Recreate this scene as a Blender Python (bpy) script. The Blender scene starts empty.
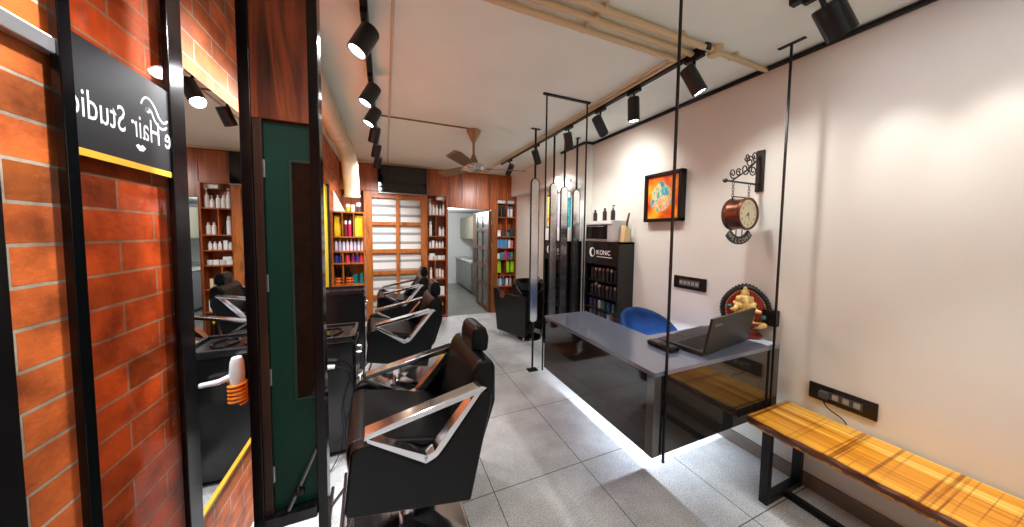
import bpy, bmesh, math, random
from mathutils import Vector, Matrix
random.seed(7)
SC = bpy.context.scene
COL = SC.collection
PI = math.pi

# ------------------------------------------------------------------ camera
FPX, YAW, PITCH, ROLL, PCX, PCY = 295.511, 0.392886, 0.0534334, 0.0105315, -4.059, -14.4155
EYE = Vector((0, 0, 1.45))
_f = Vector((math.sin(YAW)*math.cos(PITCH), math.cos(YAW)*math.cos(PITCH), -math.sin(PITCH)))
_r0 = Vector((math.cos(YAW), -math.sin(YAW), 0)); _u0 = _r0.cross(_f)
_r = _r0*math.cos(ROLL)+_u0*math.sin(ROLL); _u = -_r0*math.sin(ROLL)+_u0*math.cos(ROLL)
cam = bpy.data.cameras.new('camera'); cam_ob = bpy.data.objects.new('camera', cam); COL.objects.link(cam_ob)
cam.sensor_fit = 'HORIZONTAL'; cam.sensor_width = 36; cam.lens = FPX/1024*36
cam.shift_x = -PCX/1024; cam.shift_y = PCY/1024
cam.clip_start = 0.02; cam.clip_end = 100
M = Matrix(((_r.x, _u.x, -_f.x, EYE.x), (_r.y, _u.y, -_f.y, EYE.y), (_r.z, _u.z, -_f.z, EYE.z), (0, 0, 0, 1)))
cam_ob.matrix_world = M
SC.camera = cam_ob

# ------------------------------------------------------------------ world, exposure
SC.view_settings.view_transform = 'Standard'; SC.view_settings.look = 'None'
SC.view_settings.gamma = 1; SC.view_settings.exposure = 0.98
SC.view_settings.use_curve_mapping = False
SC.cycles.use_denoising = True
SC.cycles.max_bounces = 10; SC.cycles.diffuse_bounces = 5; SC.cycles.glossy_bounces = 5
SC.cycles.transparent_max_bounces = 10
SC.cycles.sample_clamp_indirect = 6; SC.cycles.caustics_reflective = False; SC.cycles.caustics_refractive = False
W = bpy.data.worlds.new('world'); SC.world = W; W.use_nodes = True
W.node_tree.nodes['Background'].inputs[0].default_value = (1.0, 0.97, 0.93, 1)
W.node_tree.nodes['Background'].inputs[1].default_value = 0.5      # dim ambient fill through the shopfront behind the viewer

LW, RW, BW, CZ = -.623, 2.248, 5.018, 2.517      # left / right / back wall planes, ceiling height

def light(name, kind, loc, power, color=(1, .93, .84), aim=None, size=.1, spot=70, blend=.6, parent=None, size_y=None, spread=None):
    l = bpy.data.lights.new(name, kind); l.energy = power; l.color = color
    o = bpy.data.objects.new(name, l); COL.objects.link(o); o.location = loc
    if kind == 'SPOT': l.spot_size = math.radians(spot); l.spot_blend = blend; l.shadow_soft_size = size
    elif kind == 'AREA':
        l.size = size
        if size_y: l.shape = 'RECTANGLE'; l.size_y = size_y
        if spread: l.spread = math.radians(spread)
    else: l.shadow_soft_size = size
    if aim is not None:
        o.rotation_euler = Vector(aim).to_track_quat('-Z', 'Y').to_euler()
    if parent:
        o.parent = parent; o.location = Vector(loc)-parent.location
    return o

# lamp powers; the bare back room point and unseen entry panels are added fill
LAMP_P = 16
BACKROOM_P = 16
light('back_room_fill', 'POINT', (1.35, 6.6, 1.85), BACKROOM_P, (.93, .97, 1), size=.15)  # bare point light added to brighten the back room, without a fitting
ENTRY_P = 5
for _x in (.1, 1.5): light('entry_fill_light', 'AREA', (_x, -.55, 2.49), ENTRY_P, (1, .97, .93), aim=(0, 0, -1), size=.56)  # added fill, shining down from the unseen entry panels

# ------------------------------------------------------------------ materials
def lin(c):
    return tuple(((v/255)/12.92 if v/255 <= .04045 else ((v/255+.055)/1.055)**2.4) for v in c)
MATS = {}
def mat(name, rgb, rough=.5, metal=0, spec=.5, noise=0, scale=20, emit=0, coat=0, bump=0, bscale=200, trans=0, sheen=0):
    if name in MATS: return MATS[name]
    m = bpy.data.materials.new(name); m.use_nodes = True; nt = m.node_tree
    b = nt.nodes['Principled BSDF']
    c = (*lin(rgb), 1)
    b.inputs['Base Color'].default_value = c
    b.inputs['Roughness'].default_value = rough; b.inputs['Metallic'].default_value = metal
    b.inputs['Specular IOR Level'].default_value = spec
    if coat: b.inputs['Coat Weight'].default_value = coat; b.inputs['Coat Roughness'].default_value = .08
    if sheen: b.inputs['Sheen Weight'].default_value = sheen
    if trans: b.inputs['Transmission Weight'].default_value = trans
    if emit:
        b.inputs['Emission Color'].default_value = c; b.inputs['Emission Strength'].default_value = emit
    if noise or bump:
        tc = nt.nodes.new('ShaderNodeTexCoord')
        if noise:
            n = nt.nodes.new('ShaderNodeTexNoise'); n.inputs['Scale'].default_value = scale; n.inputs['Detail'].default_value = 5
            nt.links.new(tc.outputs['Object'], n.inputs['Vector'])
            r = nt.nodes.new('ShaderNodeValToRGB')
            r.color_ramp.elements[0].position = .3; r.color_ramp.elements[1].position = .7
            r.color_ramp.elements[0].color = tuple(min(1, v*(1-noise)) for v in c[:3])+(1,)
            r.color_ramp.elements[1].color = tuple(min(1, v*(1+noise)) for v in c[:3])+(1,)
            nt.links.new(n.outputs['Fac'], r.inputs['Fac']); nt.links.new(r.outputs['Color'], b.inputs['Base Color'])
        if bump:
            n2 = nt.nodes.new('ShaderNodeTexNoise'); n2.inputs['Scale'].default_value = bscale; n2.inputs['Detail'].default_value = 4
            nt.links.new(tc.outputs['Object'], n2.inputs['Vector'])
            bp = nt.nodes.new('ShaderNodeBump'); bp.inputs['Strength'].default_value = bump; bp.inputs['Distance'].default_value = .002
            nt.links.new(n2.outputs['Fac'], bp.inputs['Height']); nt.links.new(bp.outputs['Normal'], b.inputs['Normal'])
    MATS[name] = m
    return m

def ramp(nt, stops):
    r = nt.nodes.new('ShaderNodeValToRGB'); e = r.color_ramp.elements
    e[0].position, e[0].color = stops[0][0], (*lin(stops[0][1]), 1)
    e[1].position, e[1].color = stops[-1][0], (*lin(stops[-1][1]), 1)
    for p, c in stops[1:-1]:
        k = e.new(p); k.color = (*lin(c), 1)
    return r

def wood(name, stops, scale=(14, 14, 1.1), rough=.35, spec=.5, board=0, detail=4):
    """streaks run along the local z unless scale says otherwise; board > 0 gives each board width its own tone"""
    if name in MATS: return MATS[name]
    m = bpy.data.materials.new(name); m.use_nodes = True; nt = m.node_tree; b = nt.nodes['Principled BSDF']
    tc = nt.nodes.new('ShaderNodeTexCoord'); mp = nt.nodes.new('ShaderNodeMapping')
    geo = nt.nodes.new('ShaderNodeNewGeometry')
    mp.inputs['Scale'].default_value = scale
    nt.links.new(geo.outputs['Position'], mp.inputs['Vector'])
    n = nt.nodes.new('ShaderNodeTexNoise'); n.inputs['Scale'].default_value = 1; n.inputs['Detail'].default_value = detail
    n.inputs['Distortion'].default_value = 1.2
    nt.links.new(mp.outputs['Vector'], n.inputs['Vector'])
    r = ramp(nt, stops)
    nt.links.new(n.outputs['Fac'], r.inputs['Fac'])
    out = r.outputs['Color']
    nt.links.new(out, b.inputs['Base Color'])
    b.inputs['Roughness'].default_value = rough; b.inputs['Specular IOR Level'].default_value = spec
    MATS[name] = m
    return m

def brick_mat():
    m = bpy.data.materials.new('brickwork'); m.use_nodes = True; nt = m.node_tree; b = nt.nodes['Principled BSDF']
    g = nt.nodes.new('ShaderNodeNewGeometry'); s = nt.nodes.new('ShaderNodeSeparateXYZ'); c = nt.nodes.new('ShaderNodeCombineXYZ')
    nt.links.new(g.outputs['Position'], s.inputs[0])
    def math_(op, a, v):
        k = nt.nodes.new('ShaderNodeMath'); k.operation = op; nt.links.new(a, k.inputs[0]); k.inputs[1].default_value = v; return k.outputs[0]
    nt.links.new(math_('SUBTRACT', s.outputs['Y'], 1.07-2.44), c.inputs['X'])
    nt.links.new(math_('SUBTRACT', s.outputs['Z'], 1.419-.0785*30), c.inputs['Y'])
    br = nt.nodes.new('ShaderNodeTexBrick'); br.offset = .5; br.squash = 1
    nt.links.new(c.outputs[0], br.inputs['Vector'])
    br.inputs['Scale'].default_value = 1; br.inputs['Brick Width'].default_value = .244; br.inputs['Row Height'].default_value = .0785
    br.inputs['Mortar Size'].default_value = .0038; br.inputs['Mortar Smooth'].default_value = .15; br.inputs['Bias'].default_value = -.25
    br.inputs['Color1'].default_value = (*lin((222, 112, 52)), 1); br.inputs['Color2'].default_value = (*lin((140, 74, 26)), 1)
    br.inputs['Mortar'].default_value = (*lin((184, 170, 150)), 1)
    n = nt.nodes.new('ShaderNodeTexNoise'); n.inputs['Scale'].default_value = 9; n.inputs['Detail'].default_value = 8
    nt.links.new(c.outputs[0], n.inputs['Vector'])
    r = ramp(nt, [(.3, (112, 90, 72)), (.6, (255, 250, 244))])
    nt.links.new(n.outputs['Fac'], r.inputs['Fac'])
    mx = nt.nodes.new('ShaderNodeMix'); mx.data_type = 'RGBA'; mx.blend_type = 'MULTIPLY'; mx.inputs[0].default_value = .8
    nt.links.new(br.outputs['Color'], mx.inputs[6]); nt.links.new(r.outputs['Color'], mx.inputs[7])
    nt.links.new(mx.outputs[2], b.inputs['Base Color'])
    n2 = nt.nodes.new('ShaderNodeTexNoise'); n2.inputs['Scale'].default_value = 60; n2.inputs['Detail'].default_value = 6
    nt.links.new(c.outputs[0], n2.inputs['Vector'])
    ad = nt.nodes.new('ShaderNodeMath'); ad.operation = 'MULTIPLY_ADD'; ad.inputs[1].default_value = .25
    nt.links.new(n2.outputs['Fac'], ad.inputs[0])
    inv = nt.nodes.new('ShaderNodeMath'); inv.operation = 'SUBTRACT'; inv.inputs[0].default_value = 1; nt.links.new(br.outputs['Fac'], inv.inputs[1])
    nt.links.new(inv.outputs[0], ad.inputs[2])
    bp = nt.nodes.new('ShaderNodeBump'); bp.inputs['Strength'].default_value = .8; bp.inputs['Distance'].default_value = .012
    nt.links.new(ad.outputs[0], bp.inputs['Height']); nt.links.new(bp.outputs['Normal'], b.inputs['Normal'])
    b.inputs['Roughness'].default_value = .55
    return m

def tile_mat(name, base, dark, grout, x0, y0, dx, dy, rough=.28):
    m = bpy.data.materials.new(name); m.use_nodes = True; nt = m.node_tree; b = nt.nodes['Principled BSDF']
    g = nt.nodes.new('ShaderNodeNewGeometry')
    mp = nt.nodes.new('ShaderNodeMapping'); mp.inputs['Location'].default_value = (-x0+20*dx, -y0+20*dy, 0)
    nt.links.new(g.outputs['Position'], mp.inputs['Vector'])
    br = nt.nodes.new('ShaderNodeTexBrick'); br.offset = 0; br.squash = 1
    nt.links.new(mp.outputs['Vector'], br.inputs['Vector'])
    br.inputs['Scale'].default_value = 1; br.inputs['Brick Width'].default_value = dx; br.inputs['Row Height'].default_value = dy
    br.inputs['Mortar Size'].default_value = .0022; br.inputs['Mortar Smooth'].default_value = 0
    n = nt.nodes.new('ShaderNodeTexNoise'); n.inputs['Scale'].default_value = 3.5; n.inputs['Detail'].default_value = 8; n.inputs['Roughness'].default_value = .65
    nt.links.new(g.outputs['Position'], n.inputs['Vector'])
    r = ramp(nt, [(.35, dark), (.65, base)]); nt.links.new(n.outputs['Fac'], r.inputs['Fac'])
    n3 = nt.nodes.new('ShaderNodeTexNoise'); n3.inputs['Scale'].default_value = 140; n3.inputs['Detail'].default_value = 3
    nt.links.new(g.outputs['Position'], n3.inputs['Vector'])
    r3 = ramp(nt, [(.35, (205, 203, 200)), (.6, (255, 255, 255))]); nt.links.new(n3.outputs['Fac'], r3.inputs['Fac'])
    mx = nt.nodes.new('ShaderNodeMix'); mx.data_type = 'RGBA'; mx.blend_type = 'MULTIPLY'; mx.inputs[0].default_value = 1
    nt.links.new(r.outputs['Color'], mx.inputs[6]); nt.links.new(r3.outputs['Color'], mx.inputs[7])
    nt.links.new(mx.outputs[2], br.inputs['Color1']); nt.links.new(mx.outputs[2], br.inputs['Color2'])
    br.inputs['Mortar'].default_value = (*lin(grout), 1)
    nt.links.new(br.outputs['Color'], b.inputs['Base Color'])
    b.inputs['Roughness'].default_value = rough
    return m

def glass_mat(name, tint, gloss=.08, rough=0):
    if name in MATS: return MATS[name]
    m = bpy.data.materials.new(name); m.use_nodes = True; nt = m.node_tree; nt.nodes.remove(nt.nodes['Principled BSDF'])
    t = nt.nodes.new('ShaderNodeBsdfTransparent'); t.inputs[0].default_value = (*tint, 1)
    g = nt.nodes.new('ShaderNodeBsdfGlossy'); g.inputs['Roughness'].default_value = rough
    x = nt.nodes.new('ShaderNodeMixShader'); x.inputs[0].default_value = gloss
    nt.links.new(t.outputs[0], x.inputs[1]); nt.links.new(g.outputs[0], x.inputs[2])
    nt.links.new(x.outputs[0], nt.nodes['Material Output'].inputs[0])
    MATS[name] = m
    return m

BRICK = brick_mat()
FLOOR = tile_mat('floor_tile', (232, 239, 243), (198, 203, 206), (38, 36, 34), .547, 1.485, .59, .64)
FLOOR2 = tile_mat('back_room_tile', (150, 150, 146), (128, 128, 124), (90, 90, 88), .9, 5.02, .6, .6)
CEIL = mat('ceiling_paint', (232, 242, 236), .8, noise=.03, scale=2)
WALLP = mat('wall_paint', (222, 221, 213), .6, noise=.02, scale=3, bump=.15, bscale=60)
WALLW = mat('white_paint', (232, 232, 230), .6)
SKIRT = mat('skirting_tile', (120, 112, 104), .35, noise=.12, scale=9)
WALNUT = wood('walnut_panel', [(.28, (92, 38, 14)), (.45, (150, 74, 30)), (.6, (178, 94, 42)), (.75, (104, 46, 18))], (16, 16, .9))
DKWALNUT = wood('dark_walnut', [(.3, (30, 11, 5)), (.45, (96, 42, 18)), (.56, (140, 66, 28)), (.72, (40, 16, 7))], (17, 17, 1.4))
TEAK = wood('teak_frame', [(.3, (134, 72, 24)), (.5, (186, 108, 44)), (.7, (152, 84, 32))], (18, 18, 2))
JAMBW = wood('dark_jamb', [(.3, (20, 10, 6)), (.6, (52, 28, 15)), (.8, (30, 15, 8))], (30, 30, 2))
BLACK = mat('black_metal', (7, 7, 8), .36, spec=.35)
BLACKG = mat('black_gloss', (5, 5, 7), .16, spec=.35)
BLACKM = mat('black_matte', (10, 10, 11), .6)
CHROME = mat('chrome', (225, 225, 228), .12, 1)
STEEL = mat('brushed_steel', (190, 190, 192), .3, 1)
LEATHER = mat('black_leather', (4, 4, 5), .3, spec=.24, bump=.12, bscale=350)
MIRROR = mat('mirror_glass', (238, 240, 240), 0, 1)
GOLD = mat('gold_trim', (214, 160, 40), .3, .3)
WHITEP = mat('white_plastic', (236, 236, 234), .35)
CREAM = mat('cream_pipe', (214, 190, 150), .5)
LENS = mat('lamp_lens', (235, 242, 255), .3, emit=14)

# ------------------------------------------------------------------ mesh builder
class MB:
    def __init__(s): s.bm = bmesh.new()
    def _xf(s, vs, rot, at):
        if rot is not None: bmesh.ops.transform(s.bm, matrix=rot, verts=vs)
        bmesh.ops.translate(s.bm, vec=Vector(at), verts=vs)
    def box(s, lo, hi, bevel=0, rot=None, seg=2):
        lo, hi = Vector(lo), Vector(hi); c = (lo+hi)/2; d = hi-lo
        g = bmesh.ops.create_cube(s.bm, size=1); vs = g['verts']
        for v in vs: v.co = Vector((v.co.x*d.x, v.co.y*d.y, v.co.z*d.z))
        if bevel:
            es = list({e for v in vs for e in v.link_edges})
            r = bmesh.ops.bevel(s.bm, geom=es, offset=min(bevel, min(d)*.49), segments=seg, affect='EDGES', profile=.5)
            vs = list({v for f in r['faces'] for v in f.verts} | {v for v in vs if v.is_valid})
        s._xf(vs, rot, c); return s
    def cyl(s, p0, p1, r0, r1=None, n=20, caps=True):
        p0, p1 = Vector(p0), Vector(p1); r1 = r0 if r1 is None else r1
        d = p1-p0; L = d.length
        g = bmesh.ops.create_cone(s.bm, cap_ends=caps, segments=n, radius1=r0, radius2=r1, depth=L)
        q = d.to_track_quat('Z', 'Y').to_matrix().to_4x4()
        s._xf(g['verts'], q, (p0+p1)/2); return s
    def sphere(s, c, r, sc=(1, 1, 1), u=16, v=10):
        g = bmesh.ops.create_uvsphere(s.bm, u_segments=u, v_segments=v, radius=r)
        for w in g['verts']: w.co = Vector((w.co.x*sc[0], w.co.y*sc[1], w.co.z*sc[2]))
        s._xf(g['verts'], None, c); return s
    def lathe(s, prof, c=(0, 0, 0), n=20, axis='Z', caps=True):
        rings = []
        for r, z in prof:
            ring = []
            for i in range(n):
                a = 2*PI*i/n
                p = (r*math.cos(a), r*math.sin(a), z)
                if axis == 'Y': p = (r*math.cos(a), z, r*math.sin(a))
                if axis == 'X': p = (z, r*math.cos(a), r*math.sin(a))
                ring.append(s.bm.verts.new(Vector(p)+Vector(c)))
            rings.append(ring)
        for a, b in zip(rings, rings[1:]):
            for i in range(n):
                s.bm.faces.new((a[i], a[(i+1) % n], b[(i+1) % n], b[i]))
        for ring, rv in ((rings[0], True), (rings[-1], False)) if caps else ():
            try: s.bm.faces.new(ring[::-1] if rv else ring)
            except Exception: pass
        return s
    def tube(s, pts, r, n=10, closed=False):
        pts = [Vector(p) for p in pts]; rings = []; N = len(pts)
        up = Vector((0, 0, 1))
        for i, p in enumerate(pts):
            if closed: t = (pts[(i+1) % N]-pts[i-1])
            else: t = pts[min(i+1, N-1)]-pts[max(i-1, 0)]
            t.normalize()
            a = t.cross(up)
            if a.length < .05: a = t.cross(Vector((0, 1, 0)))
            a.normalize(); b = t.cross(a)
            if rings and (a.dot(pa) < 0): a, b = -a, -b
            pa = a
            rr = r[i] if isinstance(r, (list, tuple)) else r
            rings.append([s.bm.verts.new(p+a*rr*math.cos(2*PI*k/n)+b*rr*math.sin(2*PI*k/n)) for k in range(n)])
        prs = list(zip(rings, rings[1:]))
        if closed: prs.append((rings[-1], rings[0]))
        for A, B in prs:
            for k in range(n): s.bm.faces.new((A[k], A[(k+1) % n], B[(k+1) % n], B[k]))
        if not closed: s.bm.faces.new(rings[0][::-1]); s.bm.faces.new(rings[-1])
        return s
    def prism(s, poly, axis, a, b, bevel=0, seg=2):
        """poly: 2-D points; axis 'x': (y,z), 'y': (x,z), 'z': (x,y); extruded from a to b"""
        def P(p, t):
            return {'x': (t, p[0], p[1]), 'y': (p[0], t, p[1]), 'z': (p[0], p[1], t)}[axis]
        A = [s.bm.verts.new(P(p, a)) for p in poly]; B = [s.bm.verts.new(P(p, b)) for p in poly]
        fs = [s.bm.faces.new(A), s.bm.faces.new(B[::-1])]; n = len(poly)
        for i in range(n): fs.append(s.bm.faces.new((A[i], B[i], B[(i+1) % n], A[(i+1) % n])))
        bmesh.ops.recalc_face_normals(s.bm, faces=fs)
        if bevel:
            es = list({e for f in fs for e in f.edges})
            bmesh.ops.bevel(s.bm, geom=es, offset=bevel, segments=seg, affect='EDGES', profile=.5, clamp_overlap=True)
        return s
    def quad(s, *ps):
        s.bm.faces.new([s.bm.verts.new(p) for p in ps]); return s
    def build(s, name, m, parent=None, smooth=True, at=None):
        o_at = Vector(at) if at is not None else Vector((0, 0, 0))
        if parent is not None:
            w = Vector((0, 0, 0)); q = parent
            while q is not None: w += q.location; q = q.parent
            off = w
        else: off = o_at
        me = bpy.data.meshes.new(name)
        for v in s.bm.verts: v.co -= off
        bmesh.ops.recalc_face_normals(s.bm, faces=s.bm.faces)
        s.bm.to_mesh(me); s.bm.free()
        me.materials.append(m)
        if smooth and len(me.polygons):
            me.shade_smooth()
            me.set_sharp_from_angle(angle=math.radians(38))
        o = bpy.data.objects.new(name, me); COL.objects.link(o)
        if smooth:
            wn = o.modifiers.new('normals', 'WEIGHTED_NORMAL'); wn.keep_sharp = True; wn.weight = 100
        if parent is not None: o.parent = parent
        else: o.location = o_at
        return o

def tag(o, label=None, cat=None, group=None, kind=None):
    if label: o['label'] = label
    if cat: o['category'] = cat
    if group: o['group'] = group
    if kind: o['kind'] = kind
    return o
def thing(name, label, cat, loc=(0, 0, 0), group=None, kind=None):
    o = bpy.data.objects.new(name, None); COL.objects.link(o); o.location = loc
    o.empty_display_size = .05
    return tag(o, label, cat, group, kind)
def struct(name, mb, m, smooth=False):
    return tag(mb.build(name, m, smooth=smooth), kind='structure')
def copy_thing(root, loc, rotz=0, label=None):
    r = root.copy(); COL.objects.link(r); r.location = loc; r.rotation_euler = (0, 0, rotz)
    if label: r['label'] = label
    for ch in list(root.children):
        c = ch.copy(); COL.objects.link(c); c.parent = r
        for g in ch.children:
            d = g.copy(); COL.objects.link(d); d.parent = c
    return r
def text_geo(body, size=1.0, extrude=0, align='LEFT', spacing=1.0):
    cu = bpy.data.curves.new('lettering', 'FONT'); cu.body = body; cu.size = size; cu.extrude = extrude
    cu.align_x = align; cu.space_character = spacing; cu.resolution_u = 3
    ob = bpy.data.objects.new('lettering', cu); COL.objects.link(ob)
    dg = bpy.context.evaluated_depsgraph_get()
    me = bpy.data.meshes.new_from_object(ob.evaluated_get(dg))
    V = [v.co.copy() for v in me.vertices]; F = [tuple(p.vertices) for p in me.polygons]
    bpy.data.objects.remove(ob); bpy.data.curves.remove(cu); bpy.data.meshes.remove(me)
    return V, F
def add_text(mb, body, size, fn, align='LEFT', spacing=1.0):
    V, F = text_geo(body, size, 0, align, spacing)
    vs = [mb.bm.verts.new(fn(v.x, v.y)) for v in V]
    for f in F:
        try: mb.bm.faces.new([vs[i] for i in f])
        except Exception: pass
    return mb
def arc(cx, cy, r, a0, a1, n=12):
    return [(cx+r*math.cos(math.radians(a0+(a1-a0)*i/n)), cy+r*math.sin(math.radians(a0+(a1-a0)*i/n))) for i in range(n+1)]
def bez(p0, p1, p2, p3, n=12):
    out = []
    for i in range(n+1):
        t = i/n; out.append(tuple((1-t)**3*a+3*(1-t)**2*t*b+3*(1-t)*t*t*c+t**3*d for a, b, c, d in zip(p0, p1, p2, p3)))
    return out
ORD = ['first', 'second', 'third', 'fourth', 'fifth', 'sixth', 'seventh', 'eighth', 'ninth', 'tenth']

# ================================================================== THE SETTING
YF = -1.5                                          # the open shopfront line behind the viewer
struct('floor', MB().box((-.9, YF, -.08), (2.6, 5.05, 0)), FLOOR)
struct('floor_back_room', MB().box((.8, 5.05, -.08), (3.0, 8.6, 0)), FLOOR2)
struct('ceiling', MB().box((-.9, YF, CZ), (2.6, 5.3, CZ+.08)), CEIL)
struct('wall_left', MB().box((LW-.12, YF, 0), (LW, 5.3, CZ)), BRICK)
struct('wall_right', MB().box((RW, YF, 0), (RW+.12, 5.3, CZ)), WALLP)
struct('column', MB().box((2.14, 2.86, 0), (RW, 3.36, CZ)), WALLP)
struct('ceiling_beam', MB().box((2.13, 3.361, 2.12), (RW, 5.0, CZ)), WALLW)
struct('baseboard_right', MB().box((RW-.014, YF, 0), (RW, 2.86, .085), .003), SKIRT)
struct('baseboard_column', MB().box((2.126, 2.846, 0), (2.14, 3.36, .085), .003), SKIRT)
# black cable cover where the right wall meets the ceiling
struct('trim_1', MB().box((RW-.022, YF, CZ-.03), (RW-.001, 2.86, CZ-.004), .004), BLACK)
struct('trim_2', MB().box((2.118, 2.86, CZ-.03), (2.139, 3.36, CZ-.004), .004), BLACK)
struct('trim_3', MB().box((2.139, 2.84, CZ-.03), (RW-.001, 2.86, CZ-.004), .004), BLACK)
# shopfront behind the viewer: dark frame and glass onto the night street
mb = MB()
for x in (LW, .32, 1.27, RW-.06): mb.box((x, YF-.06, 0), (x+.06, YF, CZ), .003)
mb.box((LW, YF-.06, 2.2), (RW, YF, CZ), .003).box((LW, YF-.06, 0), (RW, YF, .12), .003)
struct('wall_front_frame', mb, BLACKM)
struct('wall_front_glass', MB().box((LW, YF-.035, .12), (RW, YF-.025, 2.2)), glass_mat('shop_glass', (.8, .82, .82), .08))
# back wall: walnut header, piece behind the shelves, and the jambs of the passage
mb = MB()
xs = [LW, -.10, .30, .632, .963, 1.22, 1.47, 1.72, 1.853, 2.06, RW]
for a, b in zip(xs, xs[1:]): mb.box((a+.0025, 5.03, 1.873 if .97 < b and a < 1.8 else 2.075), (b-.0025, 5.05, 2.482), .003)
struct('wall_back_header', mb, WALNUT)
struct('wall_back', MB().box((LW, 5.05, 2.082), (RW, 5.1, CZ)).box((.963, 5.05, 1.873), (1.853, 5.1, 2.082)), BLACKM)
struct('wall_back_recess', MB().box((LW, 5.27, 0), (.97, 5.3, 2.12)), WALNUT)
struct('wall_back_corner', MB().box((1.84, 5.27, 0), (RW, 5.3, 2.12)), WALNUT)
struct('trim_4', MB().box((LW, 5.0, CZ-.025), (RW, 5.05, CZ-.001), .003), CREAM)
# seams / cover strips across the ceiling
CSTRIP = mat('ceiling_strip', (206, 190, 168), .6)
struct('trim_5', MB().box((.036, YF, CZ-.012), (.052, 5.0, CZ-.0005), .003), CSTRIP)
struct('trim_6', MB().box((-.05, 2.985, CZ-.012), (.85, 3.003, CZ-.0005), .003), mat('brown_strip', (120, 100, 76), .6))
# back room shell
struct('wall_back_room_end', MB().box((.8, 8.35, 0), (3.0, 8.45, 2.3)), WALLW)
struct('wall_back_room_left', MB().box((.86, 5.3, 0), (.97, 8.35, 2.3)), WALLW)
struct('wall_back_room_right', MB().box((2.6, 5.3, 0), (2.7, 8.35, 2.3)), WALLW)
struct('ceiling_back_room', MB().box((.8, 5.1, 2.0), (2.7, 8.45, 2.08)), WALLW)
struct('wall_back_room_front', MB().box((1.85, 5.31, 0), (2.7, 5.35, 2.0)), WALLW)
struct('trim_7', MB().box((.965, 5.018, 0), (.975, 5.3, 1.868)), DKWALNUT)

# ---- slim black-framed green door unit standing free of the left wall, on two floor-to-ceiling posts
d1 = thing('door_1', None, None, (-.33, 1.27, 0), kind='structure')
MB().box((-.440, 1.25, 0), (-.408, 1.31, CZ-.001), .003).build('frame_post', BLACKG, d1)
MB().box((-.246, 1.25, 0), (-.214, 1.31, CZ-.001), .003).build('frame_post', BLACKG, d1)
MB().box((-.408, 1.256, .386), (-.383, 1.305, 1.828), .002).build('wooden_jamb', JAMBW, d1)
MB().box((-.408, 1.254, 1.828), (-.246, 1.305, CZ-.001), .002).build('lintel_panel', DKWALNUT, d1)
GREEN = mat('green_paint', (5, 48, 38), .42, spec=.25, noise=.12, scale=5)
leaf = MB().box((-.383, 1.272, .43), (-.246, 1.302, 1.828), .002).build('door_leaf', GREEN, d1)
mb = MB()
for z0, z1, x0, x1 in ((.828, 1.70, -.311, -.304), (.828, .836, -.304, -.246), (1.692, 1.70, -.304, -.246)): mb.box((x0, 1.266, z0), (x1, 1.2725, z1), .001)
mb.build('pane_bead', mat('green_bead', (16, 48, 40), .35), leaf)
MB().box((-.304, 1.268, .836), (-.246, 1.2715, 1.692)).build('pane', mat('dark_pane', (9, 9, 7), .05, spec=.4), leaf)
for z in (1.663, 1.267, .929, .569):
    MB().box((-.387, 1.266, z-.03), (-.379, 1.2715, z+.03), .001).build('hinge', STEEL, leaf)
MARBLE = mat('black_marble', (22, 23, 26), .12, noise=.9, scale=40)
MB().box((-.408, 1.235, .386), (-.246, 1.302, .429), .003).build('threshold', MARBLE, d1)

# ---- lattice window with zebra blinds on the back wall
w1 = thing('window_1', None, None, (.17, 5.0, 0), kind='structure')
FX = [-.303, -.184, .155, .207, .537, .631]
mb = MB()
for a, b in ((0, 1), (2, 3), (4, 5)): mb.box((FX[a], 5.0, 0), (FX[b], 5.05, 2.07), .004)
RZ = [(.06, .12), (.40, .46), (.78, .837), (1.117, 1.181), (1.553, 1.61), (1.9, 2.05)]
mb.box((FX[0], 5.001, 2.02), (FX[5], 5.05, 2.07), .003)
mb.build('lattice_frame', TEAK, w1)
mb = MB()
for z0, z1 in RZ[:-1]:
    mb.box((FX[1], 5.005, z0), (FX[2], 5.045, z1), .003).box((FX[3], 5.005, z0), (FX[4], 5.045, z1), .003)
mb.box((FX[1], 5.005, 1.975), (FX[2], 5.045, 2.03), .003).box((FX[3], 5.005, 1.975), (FX[4], 5.045, 2.03), .003)
mb.build('lattice_rail', TEAK, w1)
m = bpy.data.materials.new('zebra_blind'); m.use_nodes = True; nt = m.node_tree; b = nt.nodes['Principled BSDF']
g = nt.nodes.new('ShaderNodeNewGeometry'); s = nt.nodes.new('ShaderNodeSeparateXYZ'); nt.links.new(g.outputs['Position'], s.inputs[0])
k = nt.nodes.new('ShaderNodeMath'); k.operation = 'MULTIPLY'; k.inputs[1].default_value = 1/.145; nt.links.new(s.outputs['Z'], k.inputs[0])
fr = nt.nodes.new('ShaderNodeMath'); fr.operation = 'FRACT'; nt.links.new(k.outputs[0], fr.inputs[0])
r = ramp(nt, [(0, (228, 228, 224)), (.66, (228, 228, 224)), (.70, (140, 142, 140)), (.95, (160, 162, 160)), (.99, (228, 228, 224))])
nt.links.new(fr.outputs[0], r.inputs['Fac']); nt.links.new(r.outputs['Color'], b.inputs['Base Color']); b.inputs['Roughness'].default_value = .7
for x0, x1 in ((FX[1], FX[2]), (FX[3], FX[4])):
    MB().box((x0, 5.052, .02), (x1, 5.058, 2.03)).build('zebra_blind', m, w1)

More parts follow.
